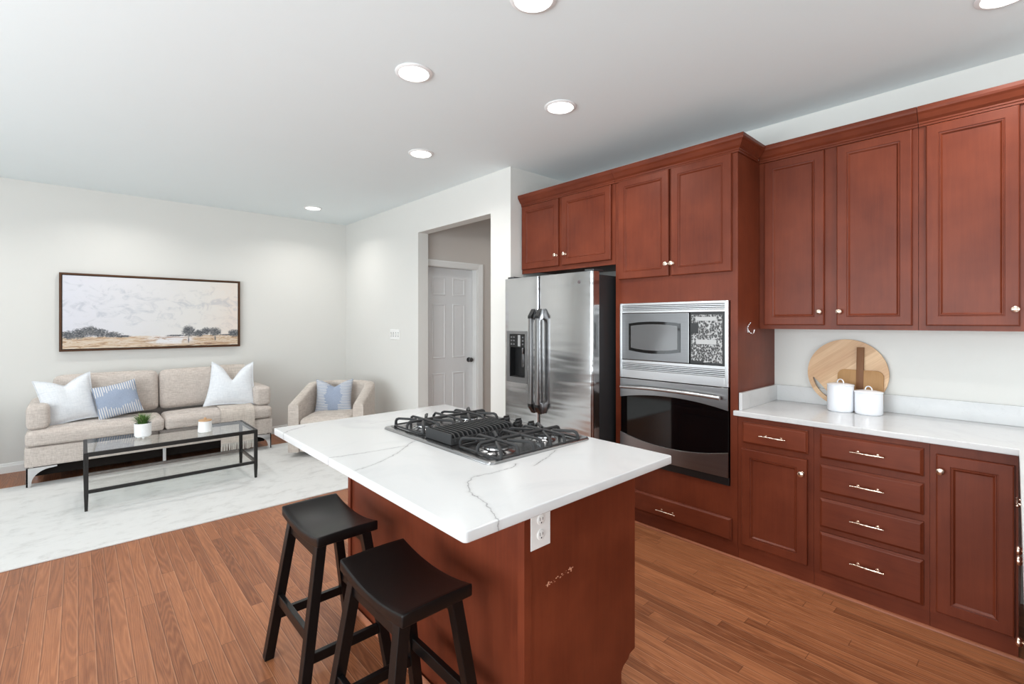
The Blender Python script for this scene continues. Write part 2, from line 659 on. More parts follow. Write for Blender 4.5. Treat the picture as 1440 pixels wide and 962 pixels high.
def fabric(name, c1, c2, scale=420, bump=0.35, weave=True):
    m, t, p = new_mat(name)
    c = t.coord()
    a = t.noise(t.mapping(c, (scale * .5, scale * 0.08, scale * 0.08)), 1.0, 3, 0.65)
    b = t.noise(t.mapping(c, (scale * 0.05, scale * 0.05, scale * .55)), 1.0, 3, 0.65)
    f = t.math('MULTIPLY_ADD', t.math('ADD', t.math('MULTIPLY', a, 0.8), t.math('MULTIPLY', b, 1.2)), 1.5, -1.0, clamp=True)
    t.put(p.inputs['Base Color'], t.mix(f, c1, c2))
    p.inputs['Roughness'].default_value = 0.95
    p.inputs['Specular IOR Level'].default_value = 0.15
    p.inputs['Sheen Weight'].default_value = 0.15
    t.put(p.inputs['Normal'], t.bump(f, bump, 0.002))
    return m


M['sofa'] = fabric('beige_linen_upholstery', lin(172, 160, 152), lin(216, 206, 198))
M['chair'] = fabric('oatmeal_boucle_upholstery', lin(174, 163, 154), lin(208, 198, 189), 260, 0.5)
M['pillow_white'] = fabric('white_cotton_cover', lin(212, 215, 220), lin(234, 236, 239), 300, 0.25)
M['throw'] = fabric('light_knit_throw', lin(178, 167, 158), lin(216, 206, 196), 220, 0.6)
M['fringe'] = plain('throw_fringe_yarn', lin(214, 208, 200), 0.95, vary=0.1)


def stripe_pillow():
    m, t, p = new_mat('blue_fringe_stripe_cover')
    c = t.coord()
    x, y, z = t.sep(c)
    wob = t.math('MULTIPLY', t.math('SUBTRACT', t.noise(c, 18, 2), 0.5), 0.006)
    s = t.math('FRACT', t.math('MULTIPLY', t.math('ADD', z, wob), 58.0))
    s = t.math('ABSOLUTE', t.math('MULTIPLY_ADD', s, 2.0, -1.0))
    ln = t.math('SUBTRACT', 1.0, t.smooth(s, 0.20, 0.38))
    row = t.math('FLOOR', t.math('MULTIPLY', z, 58.0))
    # lines reach further inwards towards the top and bottom of the cover
    ax = t.math('ABSOLUTE', x)
    reach = t.math('ADD', t.math('MULTIPLY', t.math('ABSOLUTE', z), -0.45), t.math('MULTIPLY_ADD', t.white(t.comb(row, 2.0, 4.0)), 0.035, 0.085))
    mk = t.smooth(ax, reach, t.math('ADD', reach, 0.012))
    fac = t.math('MULTIPLY', ln, mk)
    body = t.mix(t.noise(c, 160, 3), lin(134, 145, 166), lin(166, 176, 194))
    t.put(p.inputs['Base Color'], t.mix(fac, body, lin(228, 222, 212)))
    p.inputs['Roughness'].default_value = 0.95
    p.inputs['Specular IOR Level'].default_value = 0.1
    t.put(p.inputs['Normal'], t.bump(t.math('ADD', t.noise(c, 300, 2), fac), 0.3, 0.002))
    return m


M['stripe'] = stripe_pillow()


def rug_mat():
    m, t, p = new_mat('ivory_distressed_rug')
    c = t.coord()
    a = t.noise(t.mapping(c, (1.6, 2.6, 1.0)), 3.4, 7, 0.72, 0.3)
    b = t.noise(t.mapping(c, (30, 90, 10)), 1.0, 4, 0.65)
    k = t.math('MULTIPLY', t.smooth(a, 0.46, 0.72), t.math('MULTIPLY_ADD', b, 1.2, -0.1), clamp=True)
    t.put(p.inputs['Base Color'], t.mix(k, lin(216, 215, 213), lin(178, 176, 173)))
    p.inputs['Roughness'].default_value = 1.0
    p.inputs['Specular IOR Level'].default_value = 0.05
    t.put(p.inputs['Normal'], t.bump(b, 0.35, 0.003))
    return m


M['rug'] = rug_mat()


def glass_mat():
    m, t, p = new_mat('clear_table_glass')
    tr = t.node('ShaderNodeBsdfTransparent')
    tr.inputs[0].default_value = (0.97, 0.985, 0.98, 1)
    gl = t.node('ShaderNodeBsdfGlossy')
    gl.inputs['Roughness'].default_value = 0.02
    n = t.noise(t.coord(), 4, 2)
    fr = t.node('ShaderNodeFresnel')
    t.put(fr.inputs['IOR'], t.math('MULTIPLY_ADD', n, 0.02, 2.1))
    mx = t.node('ShaderNodeMixShader')
    geo = t.node('ShaderNodeNewGeometry')
    t.link(t.math('MULTIPLY', fr.outputs[0], t.math('SUBTRACT', 1.0, geo.outputs['Backfacing'])), mx.inputs[0])
    t.link(tr.outputs[0], mx.inputs[1])
    t.link(gl.outputs[0], mx.inputs[2])
    t.link(mx.outputs[0], m.node_tree.nodes['Material Output'].inputs[0])
    return m


M['glass'] = glass_mat()


def emit_mat(name, col, s):
    m, t, p = new_mat(name)
    p.inputs['Base Color'].default_value = (0.9, 0.9, 0.9, 1)
    p.inputs['Emission Color'].default_value = col
    n = t.noise(t.coord(), 30, 2)
    t.put(p.inputs['Emission Strength'], t.math('MULTIPLY_ADD', n, 0.2 * s, 0.9 * s))
    return m


M['lamp'] = emit_mat('lit_lamp_lens', (1.0, 0.97, 0.93, 1), 9.0)


def leaf_mat():
    m, t, p = new_mat('green_blades')
    c = t.coord()
    n = t.noise(c, 60, 3)
    t.put(p.inputs['Base Color'], t.mix(n, lin(28, 70, 34), lin(110, 150, 70)))
    p.inputs['Roughness'].default_value = 0.5
    return m


M['leaf'] = leaf_mat()
M['leaf_pale'] = plain('pale_dry_blades', lin(176, 170, 130), 0.6, vary=0.2, vscale=50)


def circuit_mat():
    m, t, p = new_mat('exposed_circuit_board')
    c = t.coord()
    v = t.node('ShaderNodeTexVoronoi')
    v.inputs['Scale'].default_value = 95
    t.put(v.inputs['Vector'], t.mapping(c, (1, 1.0, 0.8)))
    a = t.noise(c, 60, 5, 0.75, 2.0)
    f = t.math('ADD', t.math('MULTIPLY', v.outputs['Distance'], 0.6), t.math('MULTIPLY', a, 0.75))
    t.put(p.inputs['Base Color'], t.ramp(f, [(0.36, lin(12, 12, 12)), (0.54, lin(48, 48, 48)), (0.68, lin(92, 92, 92)), (0.84, lin(180, 180, 180))]))
    p.inputs['Roughness'].default_value = 0.4
    t.put(p.inputs['Normal'], t.bump(f, 0.6, 0.004))
    return m


M['circuit'] = circuit_mat()


def painting_mat(x0, x1, z0, z1):
    m, t, p = new_mat('painted_landscape_canvas')
    c = t.coord()
    X, Y, Z = t.sep(c)
    u = t.math('DIVIDE', t.math('SUBTRACT', X, x0), x1 - x0)
    v = t.math('DIVIDE', t.math('SUBTRACT', Z, z0), z1 - z0)
    br = t.noise(t.mapping(c, (7, 1, 11)), 1.0, 5, 0.65, 1.2)
    fine = t.noise(t.mapping(c, (30, 1, 90)), 1.0, 4, 0.7, 0.8)
    uw = t.math('ADD', u, t.math('MULTIPLY', t.math('SUBTRACT', br, 0.5), 0.35))
    sky = t.ramp(uw, [(0.0, lin(214, 214, 222)), (0.45, lin(216, 215, 216)), (0.75, lin(219, 216, 212)), (1.0, lin(224, 212, 202))])
    low = t.smooth(t.math('ADD', br, t.math('MULTIPLY', t.math('ABSOLUTE', t.math('SUBTRACT', v, 0.62)), -0.35)), 0.42, 0.66)
    sky = t.mix(t.math('MULTIPLY', low, 0.5), sky, lin(166, 172, 184))
    gr = t.noise(t.mapping(c, (5, 1, 44)), 1.0, 5, 0.7, 1.4)
    ground = t.ramp(gr, [(0.30, lin(112, 104, 100)), (0.40, lin(168, 132, 104)), (0.48, lin(204, 180, 152)), (0.56, lin(216, 204, 190)), (0.66, lin(184, 138, 98))])
    wat = t.math('MULTIPLY', t.smooth(t.math('ABSOLUTE', t.math('SUBTRACT', uw, 0.56)), 0.17, 0.05), t.smooth(gr, 0.36, 0.5))
    wat = t.math('MULTIPLY', wat, t.smooth(v, 0.02, 0.07))
    ground = t.mix(wat, ground, lin(224, 222, 224))
    hz = t.math('ADD', 0.165, t.math('MULTIPLY', t.math('SUBTRACT', fine, 0.5), 0.03))
    col = t.mix(t.smooth(v, t.math('SUBTRACT', hz, 0.006), t.math('ADD', hz, 0.006)), ground, sky)
    tree = None
    for cu, cv, ru, rv in ((.03, .19, .045, .06), (.085, .21, .045, .07), (.135, .235, .05, .075), (.185, .215, .045, .06), (.245, .19, .055, .045),
                           (.30, .165, .05, .018), (.677, .225, .043, .085), (.74, .195, .045, .055), (.787, .225, .035, .06), (.842, .215, .046, .07),
                           (.60, .165, .06, .012), (.975, .19, .042, .06), (.92, .165, .06, .012), (.677, .10, .004, .06), (.845, .12, .004, .05)):
        d = t.math('ADD', t.math('POWER', t.math('DIVIDE', t.math('SUBTRACT', u, cu), ru), 2.0), t.math('POWER', t.math('DIVIDE', t.math('SUBTRACT', v, cv), rv), 2.0))
        tree = d if tree is None else t.math('MINIMUM', tree, d)
    sc = t.noise(t.mapping(c, (34, 1, 34)), 1.0, 5, 0.75, 1.5)
    tk = t.math('SUBTRACT', 1.0, t.smooth(t.math('ADD', tree, t.math('MULTIPLY', t.math('SUBTRACT', sc, 0.5), 3.4)), 0.40, 1.25))
    tcol = t.ramp(t.noise(c, 55, 4, 0.7, 1.0), [(0.3, lin(46, 48, 52)), (0.5, lin(92, 95, 100)), (0.66, lin(150, 147, 145))])
    col = t.mix(tk, col, tcol)
    t.put(p.inputs['Base Color'], col)
    p.inputs['Roughness'].default_value = 0.7
    t.put(p.inputs['Normal'], t.bump(fine, 0.25, 0.002))
    return m


# ================================================================== THE ROOM
CEIL, XW, XP, YF = 2.73, 3.46, 2.735, 6.41
XL, YB = -3.0, -2.4

bm = BM(); box(bm, XL - 0.1, 4.7, YB - 0.1, YF + 0.1, -0.06, 0.0)
struct('floor', bm, M['floor'])
bm = BM(); box(bm, XL - 0.1, 4.7, YB - 0.1, YF + 0.1, CEIL, CEIL + 0.06)
struct('ceiling', bm, M['ceiling'])
bm = BM(); box(bm, XL - 0.1, 4.7, YF, YF + 0.1, 0, CEIL)
struct('wall_far', bm, M['wall'])
bm = BM(); box(bm, XW, XW + 0.1, YB, 3.02, 0, CEIL)
struct('wall_right', bm, M['wall'])
# wall with the cased-out opening to the hall, and its return towards the fridge alcove
OY0, OY1, OZ, TW = 3.286, 4.519, 2.371, 0.126
bm = BM()
box(bm, XP, XP + TW, 3.02, OY0, 0, CEIL)
box(bm, XP, XP + TW, OY1, YF, 0, CEIL)
box(bm, XP, XP + TW, OY0, OY1, OZ, CEIL)
struct('wall_pantry', bm, M['wall'])
bm = BM(); box(bm, XP + TW, 4.6, 3.02, 3.14, 0, CEIL)
struct('wall_return', bm, M['wall'])
bm = BM(); box(bm, 4.5, 4.6, 3.14, 4.8, 0, CEIL)
struct('wall_hall_side', bm, M['hallpaint'])
bm = BM()
DX0, DX1, DZ = 2.90, 3.62, 2.035
box(bm, XP + TW, DX0, 4.60, 4.72, 0, CEIL)
box(bm, DX1, 4.5, 4.60, 4.72, 0, CEIL)
box(bm, DX0, DX1, 4.60, 4.72, DZ, CEIL)
struct('wall_hall_end', bm, M['hallpaint'])

# left wall and rear wall with window openings (out of the picture, they let the daylight in)
def wall_with_openings(name, axis, a, th, s0, s1, holes):
    bm = BM()
    def bx(s_0, s_1, z0, z1):
        if s_1 - s_0 < 1e-4 or z1 - z0 < 1e-4: return
        if axis == 'x': box(bm, a, a + th, s_0, s_1, z0, z1)
        else: box(bm, s_0, s_1, a, a + th, z0, z1)
    cur = s0
    for h0, h1, z0, z1 in holes:
        bx(cur, h0, 0, CEIL); bx(h0, h1, 0, z0); bx(h0, h1, z1, CEIL)
        cur = h1
    bx(cur, s1, 0, CEIL)
    return struct(name, bm, M['wall'])


wall_with_openings('wall_left', 'x', XL - 0.1, 0.1, YB, YF, [(-1.3, 2.9, 0.15, 2.35), (3.75, 5.05, 0.15, 2.35)])
wall_with_openings('wall_back', 'y', YB - 0.1, 0.1, XL, XW + 0.1, [(-1.3, 1.7, 0.8, 2.2)])


def window_frame(name, axis, a, s0, s1, z0, z1, n):
    bm = BM()
    w, d = 0.06, 0.05
    def bx(s_0, s_1, q0, q1):
        if axis == 'x': box(bm, a, a + d, s_0, s_1, q0, q1)
        else: box(bm, s_0, s_1, a, a + d, q0, q1)
    bx(s0, s1, z0, z0 + w); bx(s0, s1, z1 - w, z1)
    for i in range(n + 1):
        c = s0 + (s1 - s0) * i / n
        c = min(max(c, s0 + w / 2), s1 - w / 2)
        bx(c - w / 2, c + w / 2, z0 + w, z1 - w)
    bx(s0 + w, s1 - w, (z0 + z1) / 2 - 0.02, (z0 + z1) / 2 + 0.02)
    return struct(name, bm, M['trim'])


window_frame('window_1', 'x', XL - 0.06, -1.3, 2.9, 0.15, 2.35, 3)
window_frame('window_2', 'x', XL - 0.06, 3.75, 5.05, 0.15, 2.35, 1)
window_frame('window_3', 'y', YB - 0.06, -1.3, 1.7, 0.8, 2.2, 3)

# baseboards
BASE_PROF = [(0, 0), (0.016, 0), (0.016, 0.062), (0.011, 0.072), (0.009, 0.085), (0.003, 0.09), (0, 0.09)]
bm = BM(); sweep(bm, [(XP, YF), (XL, YF)], BASE_PROF); struct('baseboard_far', bm, M['trim'])
bm = BM(); sweep(bm, [(XP, OY1), (XP, YF - 0.017)], BASE_PROF); struct('baseboard_pantry', bm, M['trim'])
bm = BM(); sweep(bm, [(XP, 3.02), (XP, OY0)], BASE_PROF); struct('baseboard_pantry_end', bm, M['trim'])

# hall door: six panels in a cased frame
door = thing('door_1', None, None, (3.26, 4.68, 0)); door['kind'] = 'structure'
bm = BM()
dx0, dx1 = 2.905, 3.602
panel(bm, (dx0, 4.705, 0.01), (1, 0, 0), (0, 0, 1), (0, -1, 0), dx1 - dx0, 2.02, [(0, 0), (0, .02), (.001, .0205)])
obj('door_slab', bm, M['doorpaint'], door)
w = dx1 - dx0
pw = (w - 0.115 * 2 - 0.10) / 2
for (z0, z1) in ((0.20, 0.80), (0.97, 1.61), (1.71, 1.92)):
    for i in range(2):
        px = dx0 + 0.115 + i * (pw + 0.10)
        bm = BM()
        panel(bm, (px, 4.6850, z0), (1, 0, 0), (0, 0, 1), (0, -1, 0), pw, z1 - z0,
              [(0, 0), (0, .0030), (.006, .0065), (.012, .0065), (.020, .0012), (.028, .0012), (.048, .0060), (.050, .0060)])
        obj('door_panel', bm, M['doorpaint'], door, smooth=30)
bm = BM()
kM = Matrix.Translation((3.545, 4.6855, 0.935)) @ Matrix.Rotation(PI / 2, 4, 'X')
lathe(bm, [(0, 0), (.030, 0), (.031, .006), (.012, .010), (.011, .030), (.026, .040), (.029, .052), (.024, .064), (0, .068)], 24, kM)
obj('door_handle', bm, M['darkchrome'], door, smooth=40)
bm = BM()
box(bm, DX1 - 0.016, DX1, 4.60, 4.70, 0, DZ)
box(bm, DX0, DX1 - 0.016, 4.60, 4.70, DZ - 0.003, DZ)
o = obj('door_jamb', bm, M['trim'], door)
bm = BM()
cp = [(0, 0), (.075, 0), (.075, -.018), (.060, -.022), (.030, -.016), (.008, -.012), (0, -.010)]
prism(bm, [(DX1 + a, 4.60 + b) for a, b in cp], 'z', 0, DZ + 0.07)
prism(bm, [(4.60 + b, DZ + a * 0.93) for a, b in cp], 'x', XP + TW + 0.003, DX1)
obj('door_casing', bm, M['trim'], door)

# toe shoe moulding in front of the kitchen run
# ================================================================== CEILING LIGHTS
LIGHTS = [((1.324, 2.231), 'recessed ceiling light above the middle of the island'),
          ((2.204, 1.975), 'recessed ceiling light nearest the tall oven cabinet'),
          ((2.00, 3.262), 'recessed ceiling light nearest the hall opening'),
          ((2.028, 5.682), 'small far recessed ceiling light above the armchair corner'),
          ((1.38, 1.385), 'recessed ceiling light cut by the top edge above the cooktop'),
          ((2.78, 0.075), 'recessed ceiling light barely visible at the top right corner')]
for (lx, ly), lab in LIGHTS:
    t = thing('ceiling_light', lab, 'ceiling light', (lx, ly, CEIL), 0, 'recessed ceiling lights')
    bm = BM()
    lathe(bm, [(.078, -.001), (.098, -.001), (.098, -.004), (.090, -.009), (.080, -.010), (.076, -.004)], 40, cap=False)
    obj('trim_ring', bm, M['pale_rim'], t, local=True, smooth=40)
    bm = BM()
    lathe(bm, [(0, -.006), (.05, -.0058), (.077, -.003)], 40, cap=False)
    obj('lens', bm, M['lamp'], t, local=True, smooth=40)
UNSEEN_LAMPS = [(0.3, 5.682, 1.6), (-1.4, 5.682, 2.0), (0.2, 1.0, 0.8), (0.2, 3.2, 0.8), (3.75, 3.9, 0.7), (1.9, 0.12, 2.0)]  # unseen lamps without fixtures, added to brighten the rooms, hall and aisle
for i, (lx, ly, k) in enumerate([(a, b, 1.8 if b > 3 else (2.2 if a > 2 else 0.45)) for (a, b), _ in LIGHTS] + UNSEEN_LAMPS):
    d = bpy.data.lights.new('downlight_and_fill_beam', 'AREA')
    d.shape = 'DISK'
    d.size = 0.14
    d.energy = DOWNLIGHT_W * k
    d.color = DOWNLIGHT_COLOR
    d.spread = math.radians(140)
    o = bpy.data.objects.new('downlight_and_fill_beam', d)
    COL.objects.link(o)
    o.location = (lx, ly, CEIL - 0.013)

# ================================================================== KITCHEN: TALL AND WALL CABINETS
XF = 2.868                     # face of tall and base cabinets
FR = 0.02                      # frame thickness
KNOB = [(0, 0), (.010, 0), (.010, .003), (.0055, .006), (.0050, .015), (.0130, .020), (.0155, .025), (.0140, .030), (.007, .033), (0, .034)]


def knob(y, z, x, parent):
    bm = BM()
    lathe(bm, KNOB, 20, Matrix.Translation((x, y, z)) @ Matrix.Rotation(-PI / 2, 4, 'Y'))
    return obj('knob', bm, M['nickel'], parent, smooth=50, label='satin nickel knob')


def pull_bm(L=0.13):
    """beaded bar pull along local y, standing off in -x"""
    bm = BM()
    h = L / 2
    ys = [-h, -h + .008, -h * .62, -h * .58, -h * .2, -.008, 0, .008, h * .2, h * .58, h * .62, h - .008, h]
    rs = [.0030, .0040, .0042, .0056, .0042, .0042, .0066, .0042, .0042, .0056, .0042, .0040, .0030]
    tube(bm, [(-.028, y, 0) for y in ys], 0.004, 12, radii=rs)
    for s in (-1, 1):
        lathe(bm, [(0, -.0045), (.0045, -.003), (.0062, 0), (.0045, .003), (0, .0045)], 12, Matrix.Translation((-.028, s * h, 0)))
        tube(bm, [(0, s * h * .6, 0), (-.028, s * h * .6, 0)], 0.0042, 10)
        lathe(bm, [(0, 0), (.008, 0), (.007, .003), (0, .003)], 12, Matrix.Translation((0, s * h * .6, 0)) @ Matrix.Rotation(-PI / 2, 4, 'Y'))
    return bm


def pull(y, z, x, parent, L=0.13):
    bm = pull_bm(L)
    bm.transform(Matrix.Translation((x, y, z)))
    return obj('pull', bm, M['nickel'], parent, smooth=50, label='beaded satin nickel bar pull')


CROWN = [(0, 2.398), (.010, 2.398), (.010, 2.408), (.014, 2.411), (.014, 2.419), (.019, 2.424), (.026, 2.430), (.040, 2.452),
         (.049, 2.462), (.053, 2.472), (.053, 2.490), (0, 2.490)]

# ---- tall oven cabinet
T0, T1 = 1.176, 2.035
tower = thing('oven_cabinet', 'tall cherry cabinet housing the microwave and oven, doors above and a drawer below', 'cabinet', (3.15, 1.6, 0))
bm = BM()
box(bm, XF, XW - .005, T0, T0 + .019, .080, 2.42)
box(bm, XF, XW - .005, T1 - .019, T1, .080, 2.42)
box(bm, XW - .02, XW - .005, T0 + .019, T1 - .019, .080, 2.42)
box(bm, XF + .001, XW - .02, T0 + .019, T1 - .019, 2.40, 2.42)
box(bm, XF + .02, XW - .02, T0 + .019, T1 - .019, 1.545, 1.56)
box(bm, XF + .02, XW - .02, T0 + .019, T1 - .019, .395, .41)
# face frame
box(bm, XF, XF + FR, T0 + .019, T0 + .043, .080, 2.40)
box(bm, XF, XF + FR, T1 - .043, T1 - .019, .080, 2.40)
box(bm, XF, XF + FR, T0 + .043, T1 - .043, 1.528, 1.72)
box(bm, XF, XF + FR, T0 + .043, T1 - .043, 2.38, 2.40)
box(bm, XF, XF + FR, T0 + .043, T1 - .043, .080, .422)
box(bm, XF, XF + FR, 1.592, 1.632, 1.72, 2.38)
obj('carcass', bm, M['cherry_v'], tower)
bm = BM(); box(bm, XF + .008, XF + .022, T0, T1, .0, .079)
obj('toe_board', bm, M['cherry_h'], tower)
bm = BM()
sweep(bm, [(XF, T1), (XF, T0), (3.141, T0)], [(-o, z) for o, z in CROWN])
obj('crown_moulding', bm, M['cherry_h'], tower)
for (y0, y1, ky) in ((1.208, 1.594, 1.582), (1.611, 2.003, 1.622)):
    d = obj('door', door_front(XF, y0, y1, 1.700, 2.400), M['cherry_v'], tower)
    knob(ky - 0.002, 1.778, XF - .019, d)
d = obj('drawer', door_front(XF, 1.208, 2.003, .102, .235, DRAWER_RINGS), M['cherry_h'], tower)
pull(1.62, .158, XF - .019, d)

# ---- cabinet above the fridge
fc = thing('fridge_top_cabinet', 'short two-door cherry cabinet hung over the refrigerator', 'cabinet', (3.15, 2.53, 1.82))
F0, F1 = 2.037, 3.016
bm = BM()
box(bm, XF, XW - .005, F0, F1, 1.842, 2.42)
box(bm, XF, XF + FR, F0, F1, 1.815, 1.842)
obj('carcass', bm, M['cherry_v'], fc)
bm = BM(); sweep(bm, [(XF, F1), (XF, F0)], [(-o, z) for o, z in CROWN])
obj('crown_moulding', bm, M['cherry_h'], fc)
for (y0, y1, ky) in ((2.068, 2.540, 2.500), (2.580, 3.005, 2.595)):
    d = obj('door', door_front(XF, y0, y1, 1.850, 2.395), M['cherry_v'], fc)
    knob(ky, 1.936, XF - .019, d)

# ---- wall cabinets over the counter
XU = 3.195


def wall_cabinet(label, y0, y1, doors):
    t = thing('wall_cabinet', label, 'cabinet', (3.33, (y0 + y1) / 2, 1.355), 0, 'wall cabinets over the counter')
    bm = BM(); box(bm, XU, XW - .003, y0, y1, 1.355, 2.42)
    obj('carcass', bm, M['cherry_v'], t)
    bm = BM(); sweep(bm, [(XU, y1), (XU, y0)], [(-o, z) for o, z in CROWN])
    obj('crown_moulding', bm, M['cherry_h'], t)
    for a, b, ky in doors:
        d = obj('door', door_front(XU, a, b, 1.380, 2.394), M['cherry_v'], t)
        knob(ky, 1.457, XU - .019, d)
    return t


wall_cabinet('two-door cherry wall cabinet above the cutting board, next to the tall oven cabinet', .403, T0 - .001,
             [(.818, 1.143, .838), (.426, .757, .740)])
wall_cabinet('single-door cherry wall cabinet at the right edge of the photo', -.03, .401, [(.045, .372, .059)])

# ---- base cabinets
YBASE1 = T0 - .002


def base_cabinet(name, label, y0, y1):
    t = thing(name, label, 'cabinet', (3.15, (y0 + y1) / 2, 0))
    bm = BM(); box(bm, XF, XW - .005, y0, y1, .080, .850)
    obj('carcass', bm, M['cherry_v'], t)
    bm = BM(); box(bm, XF + .006, XF + .020, y0, y1, 0, .079)
    obj('toe_board', bm, M['cherry_h'], t)
    return t


b1 = base_cabinet('base_cabinet', 'cherry base cabinet with one drawer over one door, beside the oven cabinet', .785, YBASE1)
d = obj('drawer', door_front(XF, .808, 1.147, .697, .821, DRAWER_RINGS), M['cherry_h'], b1)
pull(.976, .757, XF - .019, d)
d = obj('door', door_front(XF, .811, 1.150, .106, .667), M['cherry_v'], b1)
knob(.834, .593, XF - .019, d)
b2 = base_cabinet('drawer_cabinet', 'cherry base cabinet with a stack of four drawers', .322, .784)
for z0, z1, pz in ((.692, .820, .755), (.516, .659, .588), (.334, .484, .411), (.100, .308, .203)):
    d = obj('drawer', door_front(XF, .342, .755, z0, z1, DRAWER_RINGS), M['cherry_h'], b2)
    pull(.549, pz, XF - .019, d)
b3 = base_cabinet('base_cabinet', 'cherry base cabinet with one tall scuffed door, at the right edge under the counter', .045, .321)
d = obj('door', door_front(XF, .055, .299, .095, .805), M['cherry_v'], b3)
knob(.282, .735, XF - .019, d)

bm = BM()
sp = [(0, 0), (.012, 0), (.011, .005), (.007, .010), (0, .012)]
sweep(bm, [(XF + .006, T1), (XF + .006, .03)], [(-o, z) for o, z in sp])
struct('trim_1', bm, wood('shoe_moulding_wood', 'y', lin(170, 104, 74), lin(132, 76, 52)), smooth=40)

# ---- counter return at the right edge of the photo (peninsula), seen nearly edge-on
DEL = math.atan2(.030, 1.53)
pen = thing('peninsula_cabinet', 'cherry cabinet of the counter return, seen edge-on at the far right edge', 'cabinet', (2.84, .043, 0), DEL)
PY = -.042
bm = BM()
box(bm, -1.50, -.02, -.60, PY, .08, .85)
obj('carcass', bm, M['cherry_v'], pen, local=True)
bm = BM(); box(bm, -1.50, -.02, -.56, PY - .008, 0, .079)
obj('toe_board', bm, M['cherry_x'], pen, local=True)
for (x0, x1, ks) in ((-.50, -.06, ((-.47, .62),)), (-.98, -.54, ((-.57, .62), (-.57, .355))), (-1.46, -1.02, ())):
    for z0, z1, rings, nm, mt in ((.70, .82, DRAWER_RINGS, 'drawer', 'cherry_x'), (.105, .667, DOOR_RINGS, 'door', 'cherry_v')):
        bm = BM()
        panel(bm, (x0, PY, z0), (1, 0, 0), (0, 0, 1), (0, 1, 0), x1 - x0, z1 - z0, rings)
        d = obj(nm, bm, M[mt], pen, local=True)
        if nm == 'drawer':
            if x0 < -.6: continue
            bm = pull_bm(.11)
            bm.transform(Matrix.Translation(((x0 + x1) / 2, PY + .019, .735)) @ Matrix.Rotation(-PI / 2, 4, 'Z'))
            obj('pull', bm, M['nickel'], d, local=True, smooth=50)
        else:
            for kx, kz in ks:
                bm = BM()
                lathe(bm, KNOB, 20, Matrix.Translation((kx, PY + .019, kz)) @ Matrix.Rotation(-PI / 2, 4, 'X'))
                obj('knob', bm, M['nickel'], d, local=True, smooth=50)

# ---- L-shaped counter
M['quartz_run'] = quartz('white_quartz_counter', [])
ct = thing('countertop', 'white quartz countertop along the wall with an upstand behind the canisters', 'countertop', (3.15, .6, .851))
bm = BM()
prism(bm, [(2.835, 1.190), (XF - .002, 1.190), (XF - .002, T0 - .002), (XW - .002, T0 - .002), (XW - .002, -.62), (1.30, -.62), (1.30, .013), (2.835, .043)],
      'z', .851, .880, .004, 2)
obj('slab', bm, M['quartz_run'], ct)
bm = BM()
box(bm, XW - .020, XW - .002, -.62, T0 - .003, .8805, .982, .0015)
box(bm, XF + .008, XW - .0205, T0 - .021, T0 - .003, .8805, .982, .0015)
obj('upstand', bm, M['quartz_run'], ct)

# ---- coat hook on the side of the tall cabinet
hk = thing('wall_hook', 'small silver double hook screwed to the side of the tall oven cabinet', 'hook', (3.01, T0, 1.355))
bm = BM()
box(bm, 3.003, 3.017, T0 - .004, T0 - .0002, 1.335, 1.375, .0015)
obj('plate', bm, M['chrome'], hk)
bm = BM()
tube(bm, [(3.01, T0 - .003, 1.37), (3.01, T0 - .010, 1.385), (3.01, T0 - .018, 1.395)], .003, 8, radii=[.0035, .003, .0026])
obj('prong', bm, M['chrome'], hk, smooth=60)
bm = BM()
tube(bm, [(3.01, T0 - .003, 1.35), (3.01, T0 - .012, 1.335), (3.01, T0 - .025, 1.327), (3.01, T0 - .036, 1.335), (3.01, T0 - .040, 1.352)], .0032, 8)
obj('prong', bm, M['chrome'], hk, smooth=60)

# ================================================================== MICROWAVE AND OVEN
mw = thing('microwave_oven', 'stainless built-in microwave with its control panel cover missing and circuit board exposed', 'microwave', (3.1, 1.6, 1.009))
A0, A1 = 1.222, 1.986
XM = XF - .022
bm = BM()
# body in the cabinet, trim kit frame in front of it
box(bm, XF + .022, 3.30, A0 + .02, A1 - .02, 1.02, 1.515)
obj('body', bm, M['black_plastic'], mw)
bm = BM()
def fr_box(y0, y1, z0, z1, x0=XM, x1=XF - .001, b=.002): box(bm, x0, x1, y0, y1, z0, z1, b)
fr_box(A0, A0 + .022, 1.009, 1.528)
fr_box(A1 - .018, A1, 1.009, 1.528)
fr_box(A0 + .022, A1 - .018, 1.511, 1.528)
fr_box(A0 + .022, A1 - .018, 1.460, 1.476)
fr_box(A0 + .022, A1 - .018, 1.009, 1.068)
fr_box(A0 + .022, A1 - .018, 1.113, 1.134)
obj('trim_frame', bm, M['steel_bright'], mw)
for z0, z1, zs in ((1.476, 1.511, (1.4820, 1.4935, 1.5050)), (1.068, 1.113, (1.0735, 1.0848, 1.0962, 1.1075))):
    bm = BM()
    box(bm, XM + .014, XF + .005, A0 + .022, A1 - .018, z0, z1)
    vr = obj('vent_recess', bm, M['black_plastic'], mw)
    for zc in zs:
        bm = BM()
        box(bm, XM + .003, XM + .0139, A0 + .022, A1 - .018, zc - .0030, zc + .0030)
        obj('louvre', bm, M['steel_bright'], vr)
bm = BM()
box(bm, XM - .004, XF + .010, 1.466, A1 - .020, 1.136, 1.459, .004)
dr = obj('door', bm, M['steel_dark'], mw)


def lens_outline(y0, y1, z0, z1, bt, bb, n=14):
    pts = []
    for i in range(n + 1):
        s = i / n
        pts.append((y0 + (y1 - y0) * s, z0 - bb * (1 - (2 * s - 1) ** 2)))
    for i in range(n + 1):
        s = i / n
        pts.append((y1 + (y0 - y1) * s, z1 + bt * (1 - (2 * s - 1) ** 2)))
    return pts


